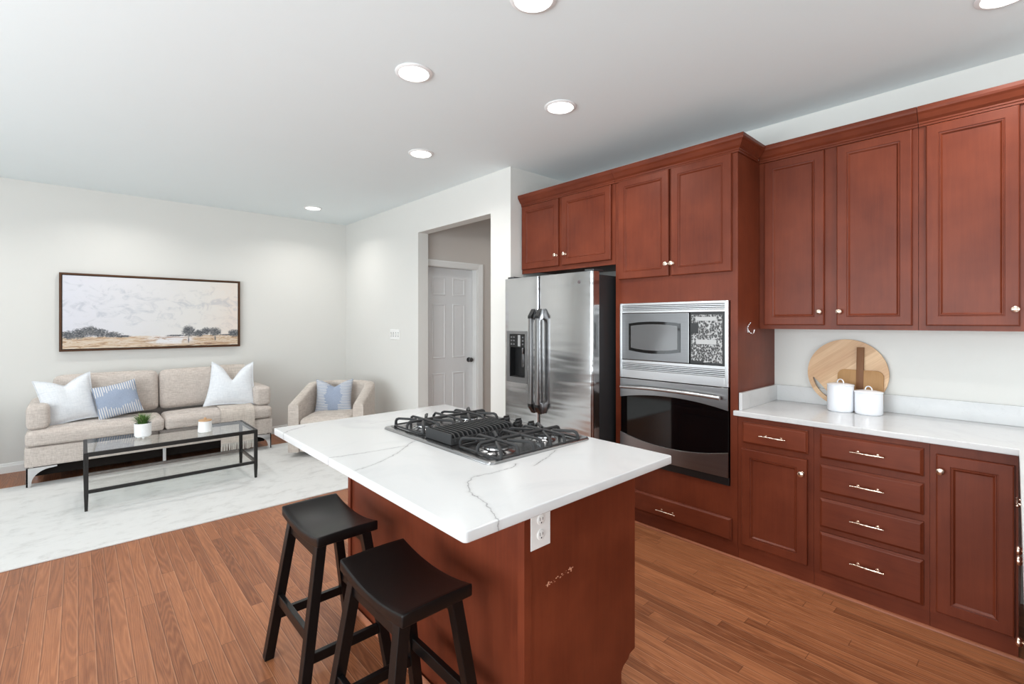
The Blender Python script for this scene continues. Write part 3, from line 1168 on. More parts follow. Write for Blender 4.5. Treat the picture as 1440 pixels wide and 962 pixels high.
bm = BM(); prism(bm, lens_outline(1.524, 1.906, 1.203, 1.388, .013, .017), 'x', XM - .008, XM - .0035)
obj('window_border', bm, M['black_glass'], dr)
bm = BM(); prism(bm, lens_outline(1.541, 1.889, 1.221, 1.372, .011, .014), 'x', XM - .0095, XM - .0082)
obj('window', bm, M['smoke_glass'], dr)
bm = BM(); box(bm, XM + .002, XF + .010, A0 + .023, 1.462, 1.134, 1.459, .002)
cpn = obj('control_panel', bm, M['black_plastic'], mw)
bm = BM(); box(bm, XM - .001, XM + .0018, A0 + .036, 1.452, 1.150, 1.444)
obj('circuit_board', bm, M['circuit'], cpn)
for z0, z1 in ((1.262, 1.290), (1.406, 1.430)):
    bm = BM(); box(bm, XM - .004, XM - .0012, 1.292, 1.420, z0, z1)
    obj('connector_strip', bm, plain('pale_connector', lin(176, 176, 176), .5), cpn)
for y0, y1, z0, z1 in ((1.405, 1.452, 1.330, 1.392), (1.375, 1.452, 1.140, 1.158)):
    bm = BM(); box(bm, XM - .006, XM - .0012, y0, y1, z0, z1, .002)
    obj('black_component', bm, M['black_plastic'], cpn)

ov = thing('wall_oven', 'stainless wall oven with bowed black glass door below the microwave', 'oven', (3.1, 1.6, .424))
XO = XF - .016
bm = BM(); box(bm, XF + .022, 3.35, A0 + .02, A1 - .02, .435, .995)
obj('body', bm, M['black_plastic'], ov)
bm = BM()
box(bm, XO + .004, XF - .001, A0, A1, .424, .470, .002)
obj('base_vent', bm, M['black_plastic'], ov)
bm = BM()
box(bm, XO + .004, XF - .001, A0 + .003, A1 - .003, .4705, 1.004, .001)
od = obj('door', bm, M['black_glass'], ov)
# curved steel bands above and below the glass
n = 20
top = [(A0 + .002, 1.004), (A0 + .002, .870)] + [(A0 + .002 + (A1 - A0 - .004) * i / n, .870 + .039 * (1 - (2 * i / n - 1) ** 2)) for i in range(1, n)] + [(A1 - .002, .870), (A1 - .002, 1.004)]
bm = BM(); prism(bm, top, 'x', XO - .006, XO + .003, .001, 1)
obj('upper_band', bm, M['steel'], od)
bot = [(A0 + .002, .472), (A0 + .002, .622)] + [(A0 + .002 + (A1 - A0 - .004) * i / n, .622 - .050 * (1 - (2 * i / n - 1) ** 2)) for i in range(1, n)] + [(A1 - .002, .622), (A1 - .002, .472)]
bm = BM(); prism(bm, bot, 'x', XO - .006, XO + .003, .001, 1)
obj('lower_band', bm, M['steel'], od)
bm = BM()
hp = [(XO - .005, 1.262, .946), (XO - .030, 1.264, .947)]
hp = [(XO - .042 - .004 * (1 - (2 * i / 16 - 1) ** 2), 1.258 + (1.955 - 1.258) * i / 16, .946 + .010 * (1 - (2 * i / 16 - 1) ** 2)) for i in range(17)]
tube(bm, hp, .0115, 14)
for y in (1.285, 1.928):
    tube(bm, [(XO - .004, y, .946), (XO - .042, y, .947)], .009, 10)
obj('handle', bm, M['steel_bright'], od, smooth=50)

# ================================================================== REFRIGERATOR
fr = thing('refrigerator', 'stainless side-by-side refrigerator with a water dispenser in its left door', 'refrigerator', (3.05, 2.53, 0))
R0, R1 = 2.068, 2.988
bm = BM(); box(bm, 2.722, XW - .03, R0 + .004, R1 - .004, .03, 1.735, .004)
obj('body', bm, M['fridge_side'], fr)
bm = BM()
box(bm, 2.70, 2.74, R0 + .02, R1 - .02, .005, .095, .003)
obj('kick_grille', bm, M['black_plastic'], fr)
for y0, y1 in ((R0 + .01, R0 + .09), (R1 - .09, R1 - .01)):
    bm = BM(); box(bm, 2.665, 2.78, y0, y1, 1.7555, 1.772, .004)
    obj('hinge_cover', bm, M['fridge_side'], fr)


def round_slab(bm, x0, x1, y0, y1, z0, z1, r, hole=None, depth=.05):
    """door slab, front face at x0, vertical front edges rounded with radius r, optional recess (y0,y1,z0,z1)"""
    b = bmesh.new()
    k = 6
    prof = [(x1, y0)] + [(x0 + r - r * math.sin(PI / 2 * i / k), y0 + r - r * math.cos(PI / 2 * i / k)) for i in range(k + 1)]
    right = [(x0 + r - r * math.cos(PI / 2 * i / k), y1 - r + r * math.sin(PI / 2 * i / k)) for i in range(k + 1)] + [(x1, y1)]
    cols = prof + ([(x0, hole[0]), (x0, hole[1])] if hole else []) + right
    zs = [z0] + ([hole[2], hole[3]] if hole else []) + [z1]
    V = [[b.verts.new((c[0], c[1], z)) for c in cols] for z in zs]
    hi = len(prof)
    for r_ in range(len(zs) - 1):
        for i in range(len(cols) - 1):
            if hole and r_ == 1 and i == hi: continue
            b.faces.new((V[r_][i], V[r_][i + 1], V[r_ + 1][i + 1], V[r_ + 1][i]))
        b.faces.new((V[r_][-1], V[r_][0], V[r_ + 1][0], V[r_ + 1][-1]))
    b.faces.new(V[0]); b.faces.new(list(reversed(V[-1])))
    if hole:
        f = [V[1][hi], V[1][hi + 1], V[2][hi + 1], V[2][hi]]
        g = [b.verts.new((x0 + depth, v.co.y, v.co.z)) for v in f]
        for i in range(4):
            b.faces.new((f[i], f[(i + 1) % 4], g[(i + 1) % 4], g[i]))
        b.faces.new(g)
    return join(bm, b)


XD = 2.640
SP0, SP1 = 2.588, 2.598
bm = BM(); round_slab(bm, XD, 2.716, R0, SP0, .10, 1.755, .020)
rd = obj('door', bm, M['steel_fridge'], fr, smooth=40, label='wide right refrigerator door')
bm = BM(); round_slab(bm, XD, 2.716, SP1, R1, .10, 1.755, .012, (2.742, 2.925, .950, 1.300), .060)
ld = obj('door', bm, M['steel_fridge'], fr, smooth=40, label='narrow left refrigerator door with the dispenser')
# badge
bm = BM()
bM = Matrix.Translation((XD - .0002, 2.186, 1.683)) @ Matrix.Rotation(-PI / 2, 4, 'Y')
lathe(bm, [(0, 0), (.0125, 0), (.0125, .0012), (0, .0016)], 28, bM)
bg = obj('badge', bm, M['steel_bright'], rd, smooth=40, label='small round emblem')
bm = BM()
ring = [(XD - .0025, 2.186 + .0098 * math.cos(a), 1.683 + .0098 * math.sin(a)) for a in [2 * PI * i / 28 for i in range(28)]]
tube(bm, ring, .0013, 6, closed=True)
def sw(cy, cz, r, a0, a1, n=12): return [(XD - .0027, 2.186 - (cy + r * math.cos(a0 + (a1 - a0) * i / n)), 1.683 + cz + r * math.sin(a0 + (a1 - a0) * i / n)) for i in range(n + 1)]
tube(bm, sw(-.0032, .0005, .0036, .6, 5.6), .0008, 6)
tube(bm, sw(.0030, .0012, .0026, .3, 4.6), .0008, 6)
tube(bm, sw(.0030, -.0030, .0028, 2.0, -2.6), .0008, 6)
obj('emblem_lines', bm, plain('emblem_maroon', lin(74, 28, 38), 0.4), bg, smooth=60)
# dispenser
bm = BM()
b = bmesh.new()
O, U, V_, N_ = (XD, 2.716, .905), (0, 1, 0), (0, 0, 1), (-1, 0, 0)
for (y0, y1, z0, z1) in ((2.716, 2.742, .905, 1.325), (2.925, 2.958, .905, 1.325), (2.742, 2.925, .905, .950), (2.742, 2.925, 1.300, 1.325)):
    box(bm, XD - .003, XD + .0, y0, y1, z0, z1)
obj('dispenser_frame', bm, M['steel'], ld)
bm = BM(); box(bm, XD - .002, XD + .012, 2.7435, 2.9235, 1.192, 1.299, .001)
dp = obj('dispenser_display', bm, M['black_glass'], ld)
M['key'] = plain('grey_key_print', lin(92, 92, 94), 0.4)
for r_ in range(3):
    for y in (2.905, 2.875, 2.770):
        bm = BM(); box(bm, XD - .003, XD - .0019, y - .012, y + .006, 1.212 + r_ * .028, 1.224 + r_ * .028)
        obj('touch_key', bm, M['key'], dp)
bm = BM(); box(bm, XD - .003, XD - .0019, 2.795, 2.825, 1.20, 1.292)
obj('display_window', bm, plain('pale_display', lin(150, 150, 150), 0.3), dp)
bm = BM()
box(bm, XD + .004, XD + .0595, 2.7425, 2.744, .951, 1.190)
box(bm, XD + .004, XD + .0595, 2.923, 2.9245, .951, 1.190)
box(bm, XD + .058, XD + .0595, 2.744, 2.923, .951, 1.190)
box(bm, XD + .004, XD + .0595, 2.744, 2.923, .951, .956)
obj('dispenser_recess', bm, M['black_plastic'], ld)
bm = BM()
lathe(bm, [(.012, 0), (.016, .02), (.018, .05)], 16, Matrix.Translation((XD + .035, 2.80, 1.138)))
box(bm, XD + .030, XD + .036, 2.785, 2.815, 1.03, 1.14, .002)
obj('dispenser_spout', bm, M['darkchrome'], ld, smooth=40)


def fridge_handle(yc, parent):
    bm = BM()
    z0, z1 = .690, 1.500
    pts = [(XD - .062, z0 + .055), (XD - .062, z1 - .055), (XD - .020, z1 - .005), (XD + .0005, z1), (XD + .0005, z1 - .075), (XD - .030, z1 - .090), (XD - .036, z1 - .11),
           (XD - .036, z0 + .11), (XD - .030, z0 + .090), (XD + .0005, z0 + .075), (XD + .0005, z0), (XD - .020, z0 + .005)]
    bm2 = bmesh.new()
    prism(bm2, [(p[0], p[1]) for p in pts], 'y', yc - .018, yc + .018, .005, 2)
    join(bm, bm2)
    h = obj('handle', bm, M['steel'], parent, smooth=35)
    for s, zc in ((1, z0), (-1, z1)):
        bm = BM()
        prism(bm, [(XD - .0635, zc + s * .056), (XD - .0635, zc + s * .075), (XD - .045, zc + s * .075), (XD - .021, zc + s * .0035), (XD - .024, zc + s * .001)], 'y', yc - .0188, yc + .0188)
        obj('handle_cap', bm, M['black_plastic'], h)
    return h


fridge_handle(2.628, ld)
fridge_handle(2.556, rd)

# ================================================================== ISLAND
isl = thing('kitchen_island', 'cherry kitchen island base with a scuffed end panel, stools drawn up beside it', 'island', (1.29, 1.65, 0))
IX0, IX1, IY0, IY1 = 1.004, 1.585, 1.036, 2.306
bm = BM()
prism(bm, [(IX0, .001), (1.500, .001), (1.500, .115), (IX1, .115), (IX1, .884), (IX0, .884)], 'y', IY0 + .020, IY1)
obj('body', bm, M['cherry_v'], isl)
bm = BM()
# end panel with the toe-kick notch at the cooking side
prism(bm, [(IX0 + .022, .001), (1.500, .001), (1.500, .090), (1.515, .108), (1.545, .120), (1.555, .135), (IX1 + .004, .140), (IX1 + .004, .884), (IX0 + .022, .884)],
      'y', IY0 + .004, IY0 + .0195)
obj('end_panel', bm, M['cherry_v'], isl)
bm = BM()
prism(bm, [(IX0 - .010, IY0), (IX0 + .021, IY0), (IX0 + .021, IY0 + .0195), (IX0 - .0005, IY0 + .0195), (IX0 - .0005, IY0 + .030), (IX0 - .010, IY0 + .030)], 'z', .001, .884)
obj('corner_strip', bm, M['cherry_v'], isl)
bm = BM(); box(bm, IX0 - .010, IX0 - .0005, IY1 - .028, IY1, .001, .884, .001)
obj('corner_strip', bm, M['cherry_v'], isl)
bm = BM()
sweep(bm, [(IX0 - .0105, IY1), (IX0 - .0105, IY0)], [(-o, z) for o, z in [(0, 0.001), (.014, 0.001), (.013, .008), (.008, .016), (0, .019)]])
obj('shoe_strip', bm, wood('island_shoe_wood', 'y', lin(190, 124, 92), lin(150, 92, 66)), isl, smooth=40)
for z0, z1 in ((.12, .62), (.64, .84)):
    for y0, y1 in ((IY0 + .03, 1.66), (1.67, IY1 - .02)):
        bm = BM()
        panel(bm, (IX1, y0, z0), (0, 1, 0), (0, 0, 1), (1, 0, 0), y1 - y0, z1 - z0, DOOR_RINGS if z0 < .5 else DRAWER_RINGS)
        obj('door' if z0 < .5 else 'drawer', bm, M['cherry_v'], isl)
# scuff marks on the end panel
bm = BM()
rs = random.Random(3)
for i in range(26):
    s = i / 25
    x = 1.096 + .125 * s + rs.uniform(-.004, .004)
    z = .566 + .010 * s + rs.uniform(-.006, .006)
    r = rs.choice([.0008, .001, .0014, .0025])
    lathe(bm, [(0, 0), (r, 0), (r * .7, .0004), (0, .0005)], 6, Matrix.Translation((x, IY0 + .004, z)) @ Matrix.Rotation(PI / 2, 4, 'X') @ Matrix.Diagonal((1.6, .8, 1, 1)))
for (x, z) in ((1.100, .564), (1.104, .570), (1.214, .576), (1.208, .580)):
    lathe(bm, [(0, 0), (.0034, 0), (.0028, .0004), (0, .0005)], 7, Matrix.Translation((x, IY0 + .004, z)) @ Matrix.Rotation(PI / 2, 4, 'X') @ Matrix.Diagonal((1, 1.6, 1, 1)))
obj('scuff_marks', bm, plain('bare_scuffed_wood', lin(206, 148, 120), 0.7, vary=0.2), isl)['kind'] = 'stuff'

ict_lab = 'white veined quartz island top with the gas cooktop set in it'
# courses of the veins on the slab, in metres
VE = [[(1.1123, 1.1967), (1.0785, 1.1733), (0.9857, 1.1737), (0.9201, 1.1858), (0.8731, 1.1568), (0.825, 1.0865), (0.8132, 1.0165), (0.7958, 0.9649), (0.7683, 0.9038), (0.7538, 0.8716), (0.7283, 0.8364)],
      [(1.0167, 1.702), (0.9834, 1.686), (0.8777, 1.5903), (0.7575, 1.5198), (0.6698, 1.4941)],
      [(0.9533, 1.6543), (0.9314, 1.6598), (0.813, 1.6715), (0.7026, 1.6867), (0.6529, 1.704)],
      [(1.337, 1.2209), (1.2447, 1.1769), (1.1355, 1.1395)],
      [(0.7848, 2.29), (0.6905, 2.2389), (0.6397, 2.1772)]]
VS = [[(1.4488, 2.2737), (1.2394, 2.1439), (1.0265, 2.1326)],
      [(0.9272, 2.311), (0.8205, 2.299)]]
M['quartz_island'] = quartz('white_veined_quartz', VE, VS)
bm = BM()
CX0, CX1, CY0, CY1 = .660, 1.597, .886, 2.343
def rrect(x0, x1, y0, y1, r, k=6):
    pts = []
    for cx, cy, a0 in ((x1 - r, y1 - r, 0), (x0 + r, y1 - r, PI / 2), (x0 + r, y0 + r, PI), (x1 - r, y0 + r, 1.5 * PI)):
        for i in range(k + 1):
            a = a0 + PI / 2 * i / k
            pts.append((cx + r * math.cos(a), cy + r * math.sin(a)))
    return pts


def slab_soft(bm, outline_fn, z0, z1, r, k=4):
    """slab whose top and bottom edges are rounded: outline_fn(inset) -> points"""
    b = bmesh.new()
    lev = [(r - r * math.sin(PI / 2 * i / k), z0 + r - r * math.cos(PI / 2 * i / k)) for i in range(k + 1)] + \
          [(r - r * math.cos(PI / 2 * i / k), z1 - r + r * math.sin(PI / 2 * i / k)) for i in range(k + 1)]
    rings = [[b.verts.new((x, y, z)) for x, y in outline_fn(ins)] for ins, z in lev]
    n = len(rings[0])
    for A, B in zip(rings, rings[1:]):
        for i in range(n):
            b.faces.new((A[i], A[(i + 1) % n], B[(i + 1) % n], B[i]))
    b.faces.new(rings[0]); b.faces.new(list(reversed(rings[-1])))
    return join(bm, b)


slab_soft(bm, lambda i: rrect(CX0 + i, CX1 - i, CY0 + i, CY1 - i, .012 - i * .5), .8845, .914, .004)
o = obj('island_countertop', bm, M['quartz_island'], smooth=40)
tag(o, ict_lab, 'countertop')

# ---- outlet on the island end panel
wo = thing('power_outlet', 'white duplex power outlet on the island end panel just under the counter', 'outlet', (1.064, IY0 + .004, .75))
bm = BM()
YO = IY0 + .0038
box(bm, 1.020, 1.108, YO - .005, YO, .697, .822, .0022)
obj('cover_plate', bm, M['plate_white'], wo)
for zc in (.785, .738):
    bm = BM()
    lathe(bm, [(0, 0), (.0168, 0), (.0165, .0022), (.015, .003), (0, .003)], 28, Matrix.Translation((1.064, YO - .005, zc)) @ Matrix.Rotation(PI / 2, 4, 'X'))
    so = obj('socket', bm, M['plate_white'], wo, smooth=40)
    for x0, x1, z0, z1 in ((1.0565, 1.0585, -.002, .008), (1.0690, 1.0710, -.001, .007), (1.0618, 1.0660, -.011, -.007)):
        bm = BM(); box(bm, x0, x1, YO - .0084, YO - .0079, zc + z0, zc + z1)
        obj('slot', bm, M['black_plastic'], so)

# ================================================================== COOKTOP
ck = thing('gas_cooktop', 'stainless four-burner gas cooktop with black grates set in the island', 'cooktop', (1.295, 1.605, .914))
KX0, KX1, KY0, KY1 = 1.022, 1.568, 1.232, 1.998
ZT = .9145
bm = BM()
b = bmesh.new()
lev = [(0, ZT), (0, ZT + .004), (.003, ZT + .0085), (.010, ZT + .0100), (.022, ZT + .0095), (.030, ZT + .0055), (.036, ZT + .0045)]
rings = [[b.verts.new((x, y, z)) for x, y in rrect(KX0 + i, KX1 - i, KY0 + i, KY1 - i, .028 - i * .4)] for i, z in lev]
n = len(rings[0])
for A, B in zip(rings, rings[1:]):
    for i in range(n):
        b.faces.new((A[i], A[(i + 1) % n], B[(i + 1) % n], B[i]))
b.faces.new(rings[0]); b.faces.new(list(reversed(rings[-1])))
join(bm, b)
obj('tray', bm, M['steel_tray'], ck, smooth=35)
ZC = ZT + .0045
burners = [(1.165, 1.365, .050), (1.415, 1.365, .038), (1.165, 1.865, .038), (1.415, 1.865, .044)]
for x, y, r in burners:
    bm = BM()
    lathe(bm, [(0, ZC), (r * 1.5, ZC + .0003), (r * 1.3, ZC + .006), (r * .95, ZC + .008), (r * .92, ZC + .014), (0, ZC + .014)], 36, Matrix.Translation((x, y, 0)))
    bo = obj('burner', bm, M['steel_tray'], ck, smooth=35)
    bm = BM()
    lathe(bm, [(0, ZC + .0142), (r * .98, ZC + .0142), (r, ZC + .017), (r * .97, ZC + .0225), (r * .80, ZC + .0235), (0, ZC + .0235)], 36, Matrix.Translation((x, y, 0)))
    obj('burner_cap', bm, M['cast_iron'], bo, smooth=35)


def finger(bm, pts, w=.0056):
    tube(bm, pts, w, 8, flat=(1.0, 1.3))


def grate(yc):
    bm = BM()
    zt = ZC + .036
    hx0, hx1 = KX0 + .052, KX1 - .052
    hy = .119
    # low perimeter frame
    fp = [(x, y, ZC + .006) for x, y in rrect(hx0, hx1, yc - hy, yc + hy, .018, 4)]
    tube(bm, fp, .0042, 8, closed=True)
    # long spine with turned-down ends
    finger(bm, [(hx0, yc, ZC + .006), (hx0 + .001, yc, zt - .014), (hx0 + .007, yc, zt - .004), (hx0 + .018, yc, zt), ((hx0 + hx1) / 2, yc, zt), (hx1 - .018, yc, zt), (hx1 - .007, yc, zt - .004), (hx1 - .001, yc, zt - .014), (hx1, yc, ZC + .006)])
    for x in (1.165, 1.415):
        for s in (-1, 1):
            e = yc + s * hy
            finger(bm, [(x, e, ZC + .006), (x, e - s * .001, zt - .014), (x, e - s * .007, zt - .004), (x, e - s * .018, zt), (x, yc + s * .024, zt + .001), (x, yc + s * .004, zt)])
            for dx in (-1, 1):
                xe = x + dx * .080
                if x + dx * .08 < hx0 + .01 or x + dx * .08 > hx1 - .01: xe = x + dx * .060
                finger(bm, [(xe, e, ZC + .006), (xe, e - s * .001, zt - .014), (xe - dx * .002, e - s * .007, zt - .004), (xe - dx * .006, e - s * .018, zt), (x + dx * .026, yc + s * .030, zt)])
    # bridge between the two burner stars
    finger(bm, [(1.29, yc - hy, ZC + .006), (1.29, yc - hy + .001, zt - .014), (1.29, yc - hy + .018, zt), (1.29, yc + hy - .018, zt), (1.29, yc + hy - .001, zt - .014), (1.29, yc + hy, ZC + .006)])
    return bm


obj('grate', grate(1.365), M['cast_iron'], ck, smooth=50)
obj('grate', grate(1.868), M['cast_iron'], ck, smooth=50)
# downdraft vent with ribs along the middle
bm = BM()
VX0, VX1, VY0, VY1 = KX0 + .045, 1.400, 1.522, 1.705
box(bm, VX0, VX0 + .006, VY0, VY1, ZC + .001, ZC + .043, .001)
box(bm, VX0 + .006, VX1, VY0, VY0 + .006, ZC + .001, ZC + .026, .001)
box(bm, VX0 + .006, VX1, VY1 - .006, VY1, ZC + .001, ZC + .026, .001)
box(bm, VX0 + .006, VX1, VY0 + .006, VY1 - .006, ZC + .001, ZC + .006)
nr = 15
for i in range(nr):
    x = VX0 + .020 + (VX1 - VX0 - .030) * i / (nr - 1)
    prism(bm, [(VY0 - .004, ZC + .012), (VY0 + .002, ZC + .030), (VY0 + .012, ZC + .041), (VY0 + .03, ZC + .043), (VY1 - .03, ZC + .043), (VY1 - .012, ZC + .041), (VY1 - .002, ZC + .030), (VY1 + .004, ZC + .012)],
          'x', x - .0035, x + .0035)
obj('vent_grille', bm, M['cast_iron'], ck)
for x, y in ((1.452, 1.565), (1.452, 1.665), (1.510, 1.530), (1.510, 1.613), (1.510, 1.697)):
    bm = BM()
    lathe(bm, [(0, ZC), (.021, ZC), (.021, ZC + .004), (.016, ZC + .006), (.0175, ZC + .022), (.015, ZC + .026), (0, ZC + .026)], 24, Matrix.Translation((x, y, 0)))
    box(bm, x - .016, x + .016, y - .0035, y + .0035, ZC + .022, ZC + .034, .002)
    obj('control_knob', bm, M['black_plastic'], ck, smooth=40)

# ================================================================== COUNTER ITEMS
cb = thing('cutting_board', 'large round pale-oak cutting board leaning on the wall behind the canisters', 'cutting board', (3.39, .757, .8805))
bm = BM()
R = .205
lean = math.atan2(.030, .405)
b = bmesh.new()
# disc with a slot handle, built flat in local (y, z), then leaned back against the wall
def disc_with_slot(b, R, th, cy, cz):
    nO = 72
    outer = [(R * math.cos(2 * PI * i / nO), R * math.sin(2 * PI * i / nO)) for i in range(nO)]
    # curved slot along the rim
    a0, a1 = math.radians(-12), math.radians(-68)
    # local +y is shown on the left of the photograph
    sl = []
    m = 12
    for i in range(m + 1):
        a = a0 + (a1 - a0) * i / m
        sl.append((.180 * math.cos(a), .180 * math.sin(a)))
    for i in range(m + 1):
        a = a1 + (a0 - a1) * i / m
        w = .030 * math.sin(PI * i / m) ** .6 if 0 < i < m else 0.006
        sl.append(((.180 - max(w, .006)) * math.cos(a), (.180 - max(w, .006)) * math.sin(a)))
    ve = []
    for x in (0, -th):
        vo = [b.verts.new((x, p[0], p[1])) for p in outer]
        vi = [b.verts.new((x, p[0], p[1])) for p in sl]
        eo = [b.edges.new((vo[i], vo[(i + 1) % nO])) for i in range(nO)]
        ei = [b.edges.new((vi[i], vi[(i + 1) % len(vi)])) for i in range(len(vi))]
        bmesh.ops.triangle_fill(b, use_beauty=True, use_dissolve=False, edges=eo + ei)
        ve.append((vo, vi))
    for (A, B) in ((ve[0][0], ve[1][0]), (ve[0][1], ve[1][1])):
        for i in range(len(A)):
            j = (i + 1) % len(A)
            b.faces.new((A[i], A[j], B[j], B[i]))


disc_with_slot(b, R, .016, 0, 0)
b.transform(Matrix.Translation((3.4075, .765, .8815)) @ Matrix.Rotation(lean, 4, 'Y') @ Matrix.Translation((.016, 0, R + .003)))
join(bm, b)
obj('round_board', bm, M['board'], cb)

pb = thing('paddle_board', 'small brown wooden serving board with a long straight handle, leaning on the round cutting board', 'cutting board', (3.34, .687, .8805))
lean2 = lean
PM = Matrix.Translation((3.404, .694, .8825)) @ Matrix.Rotation(lean2, 4, 'Y')
b = bmesh.new()
prism(b, [(p[0], p[1]) for p in rrect(-.112, .112, .0, .232, .035, 6)], 'x', -.012, 0, .002)
b.transform(PM)
obj('blade', b, M['acacia'], pb, smooth=30)
b = bmesh.new()
prism(b, [(-.0121, .120), (-.0165, .122), (-.0165, .366), (-.001, .366), (-.001, .2335), (-.0121, .2335)], 'y', -.0175, .0175, .001)
b.transform(PM)
obj('handle', b, M['acacia_dark'], pb, smooth=30)


def canister(name, label, x, y, r, h):
    t = thing(name, label, 'canister', (x, y, .8805), 0, 'enamel canisters')
    bm = BM()
    lathe(bm, [(0, 0), (r * .90, 0), (r * .97, .004), (r, .012), (r, h - .004), (r * .98, h), (r * .9, h), (r * .9, .01), (0, .01)], 48)
    obj('body', bm, M['enamel'], t, local=True, smooth=40)
    bm = BM()
    lathe(bm, [(0, h + .0005), (r * 1.03, h + .0005), (r * 1.04, h + .004), (r * .98, h + .008), (r * .5, h + .014), (0, h + .016)], 48)
    ld_ = obj('lid', bm, M['enamel'], t, local=True, smooth=40)
    bm = BM()
    pts = [(0, .019 * math.cos(a), h + .014 + .021 * math.sin(a)) for a in [PI * i / 14 for i in range(15)]]
    tube(bm, pts, .0032, 8)
    o = obj('lid_handle', bm, M['enamel'], ld_, local=True, smooth=60)
    o.rotation_euler = (0, 0, math.radians(-25))
    return t


canister('canister', 'taller white enamel canister with a loop lid, left of the pair on the counter', 3.283, .762, .0655, .150)
canister('canister', 'shorter white enamel canister with a loop lid, right of the pair on the counter', 3.287, .629, .0655, .121)

# ================================================================== BAR STOOLS
def make_stool(label, x, y):
    t = thing('bar_stool', label, 'stool', (x, y, 0), 0, 'black saddle stools at the island')
    L, W = .205, .118
    b = bmesh.new()
    nx, ny = 10, 24
    def top(u, v): return .594 + .026 * abs(v) ** 2.0 - .003 * (u * u)
    def mk(zf):
        return [[b.verts.new((W * u, L * v, zf(u, v))) for v in [(-1 + 2 * j / ny) for j in range(ny + 1)]] for u in [(-1 + 2 * i / nx) for i in range(nx + 1)]]
    Tt = mk(top)
    Bt = mk(lambda u, v: .560 + .020 * abs(v) ** 2.2)
    for i in range(nx):
        for j in range(ny):
            b.faces.new((Tt[i][j], Tt[i + 1][j], Tt[i + 1][j + 1], Tt[i][j + 1]))
            b.faces.new((Bt[i][j], Bt[i][j + 1], Bt[i + 1][j + 1], Bt[i + 1][j]))
    for i in range(nx):
        b.faces.new((Tt[i][0], Bt[i][0], Bt[i + 1][0], Tt[i + 1][0]))
        b.faces.new((Tt[i][ny], Tt[i + 1][ny], Bt[i + 1][ny], Bt[i][ny]))
    for j in range(ny):
        b.faces.new((Tt[0][j], Tt[0][j + 1], Bt[0][j + 1], Bt[0][j]))
        b.faces.new((Tt[nx][j], Bt[nx][j], Bt[nx][j + 1], Tt[nx][j + 1]))
    bmesh.ops.recalc_face_normals(b, faces=b.faces)
    sh = [e for e in b.edges if len(e.link_faces) == 2 and e.calc_face_angle() > 0.9]
    bmesh.ops.bevel(b, geom=sh, offset=.005, segments=3, profile=0.5, affect='EDGES')
    obj('seat', b, M['black_wood'], t, local=True, smooth=35)
    def legp(sx, sy, z):
        k = (z - .565) / -.565
        return Vector((sx * (.088 + .085 * k), sy * (.150 + .048 * k), z))
    for sx in (-1, 1):
        for sy in (-1, 1):
            b = BM()
            bar(b, legp(sx, sy, .572), legp(sx, sy, .0), .036, .036, (0, 1, 0), .002)
            # trim the foot level with the floor
            bmesh.ops.bisect_plane(b, geom=b.verts[:] + b.edges[:] + b.faces[:], plane_co=(0, 0, .0015), plane_no=(0, 0, -1), clear_outer=True)
            bmesh.ops.holes_fill(b, edges=b.edges)
            obj('leg', b, M['black_wood'], t, local=True)
    for sx in (-1, 1):
        b = BM(); bar(b, legp(sx, -1, .250), legp(sx, 1, .250), .020, .042, (0, 0, 1), .002)
        obj('side_stretcher', b, M['black_wood'], t, local=True)
        b = BM(); bar(b, legp(sx, -1, .535), legp(sx, 1, .535), .020, .035, (0, 0, 1), .002)
        obj('apron', b, M['black_wood'], t, local=True)
    for sy in (-1, 1):
        b = BM(); bar(b, legp(-1, sy, .178), legp(1, sy, .178), .020, .036, (0, 0, 1), .002)
        obj('cross_stretcher', b, M['black_wood'], t, local=True)
    return t


st = make_stool('black wooden saddle-seat bar stool, the farther one from the camera', .757, 1.950)
dup(st, (.755, 1.338, 0), 0, 'black wooden saddle-seat bar stool nearest the camera, cut off by the bottom edge')

# ================================================================== LIVING AREA
bm = BM(); box(bm, -1.9, 2.55, 3.88, 5.79, .0005, .011, .003)
o = obj('area_rug', bm, M['rug']); tag(o, 'large ivory distressed rug under the coffee table', 'rug')

# ---- sofa
sf = thing('sofa', 'beige linen two-seat sofa with chrome legs against the far wall', 'sofa', (.62, 6.0, 0))
SX0, SX1, SY0, SY1 = -.335, 1.585, 5.655, 6.385
bm = BM()
softbox(bm, SX0, SX1, SY0, SY1, .172, .342, .018, 8)
obj('frame', bm, M['sofa'], sf, smooth=60)
bm = BM(); box(bm, SX0 + .05, SX1 - .05, SY0 + .11, SY1 - .03, .075, .1715, .01)  # dark box added to stand in for the deep shade under the sofa
obj('under_sofa_shade_box', bm, plain('under_sofa_shade_dark', lin(34, 30, 28), 0.95, spec=0.1), sf)
for a, b_ in ((SX0 + .004, .618), (.622, SX1 - .004)):
    bm = BM()
    softbox(bm, a, b_, SY0 - .006, 6.06, .346, .474, .038, 12, (0, 0, .006, 0, 0, .022))
    obj('seat_cushion', bm, M['sofa'], sf, smooth=60)
for a, b_ in ((SX0 + .006, SX0 + .155), (SX1 - .165, SX1 - .004)):
    bm = BM()
    softbox(bm, a, b_, SY0 + .03, SY1 - .01, .480, .690, .045, 10)
    obj('arm', bm, M['sofa'], sf, smooth=60)
bm = BM()
softbox(bm, SX0 + .16, SX1 - .17, 6.22, SY1, .345, .835, .05, 10)
obj('back_frame', bm, M['sofa'], sf, smooth=60)
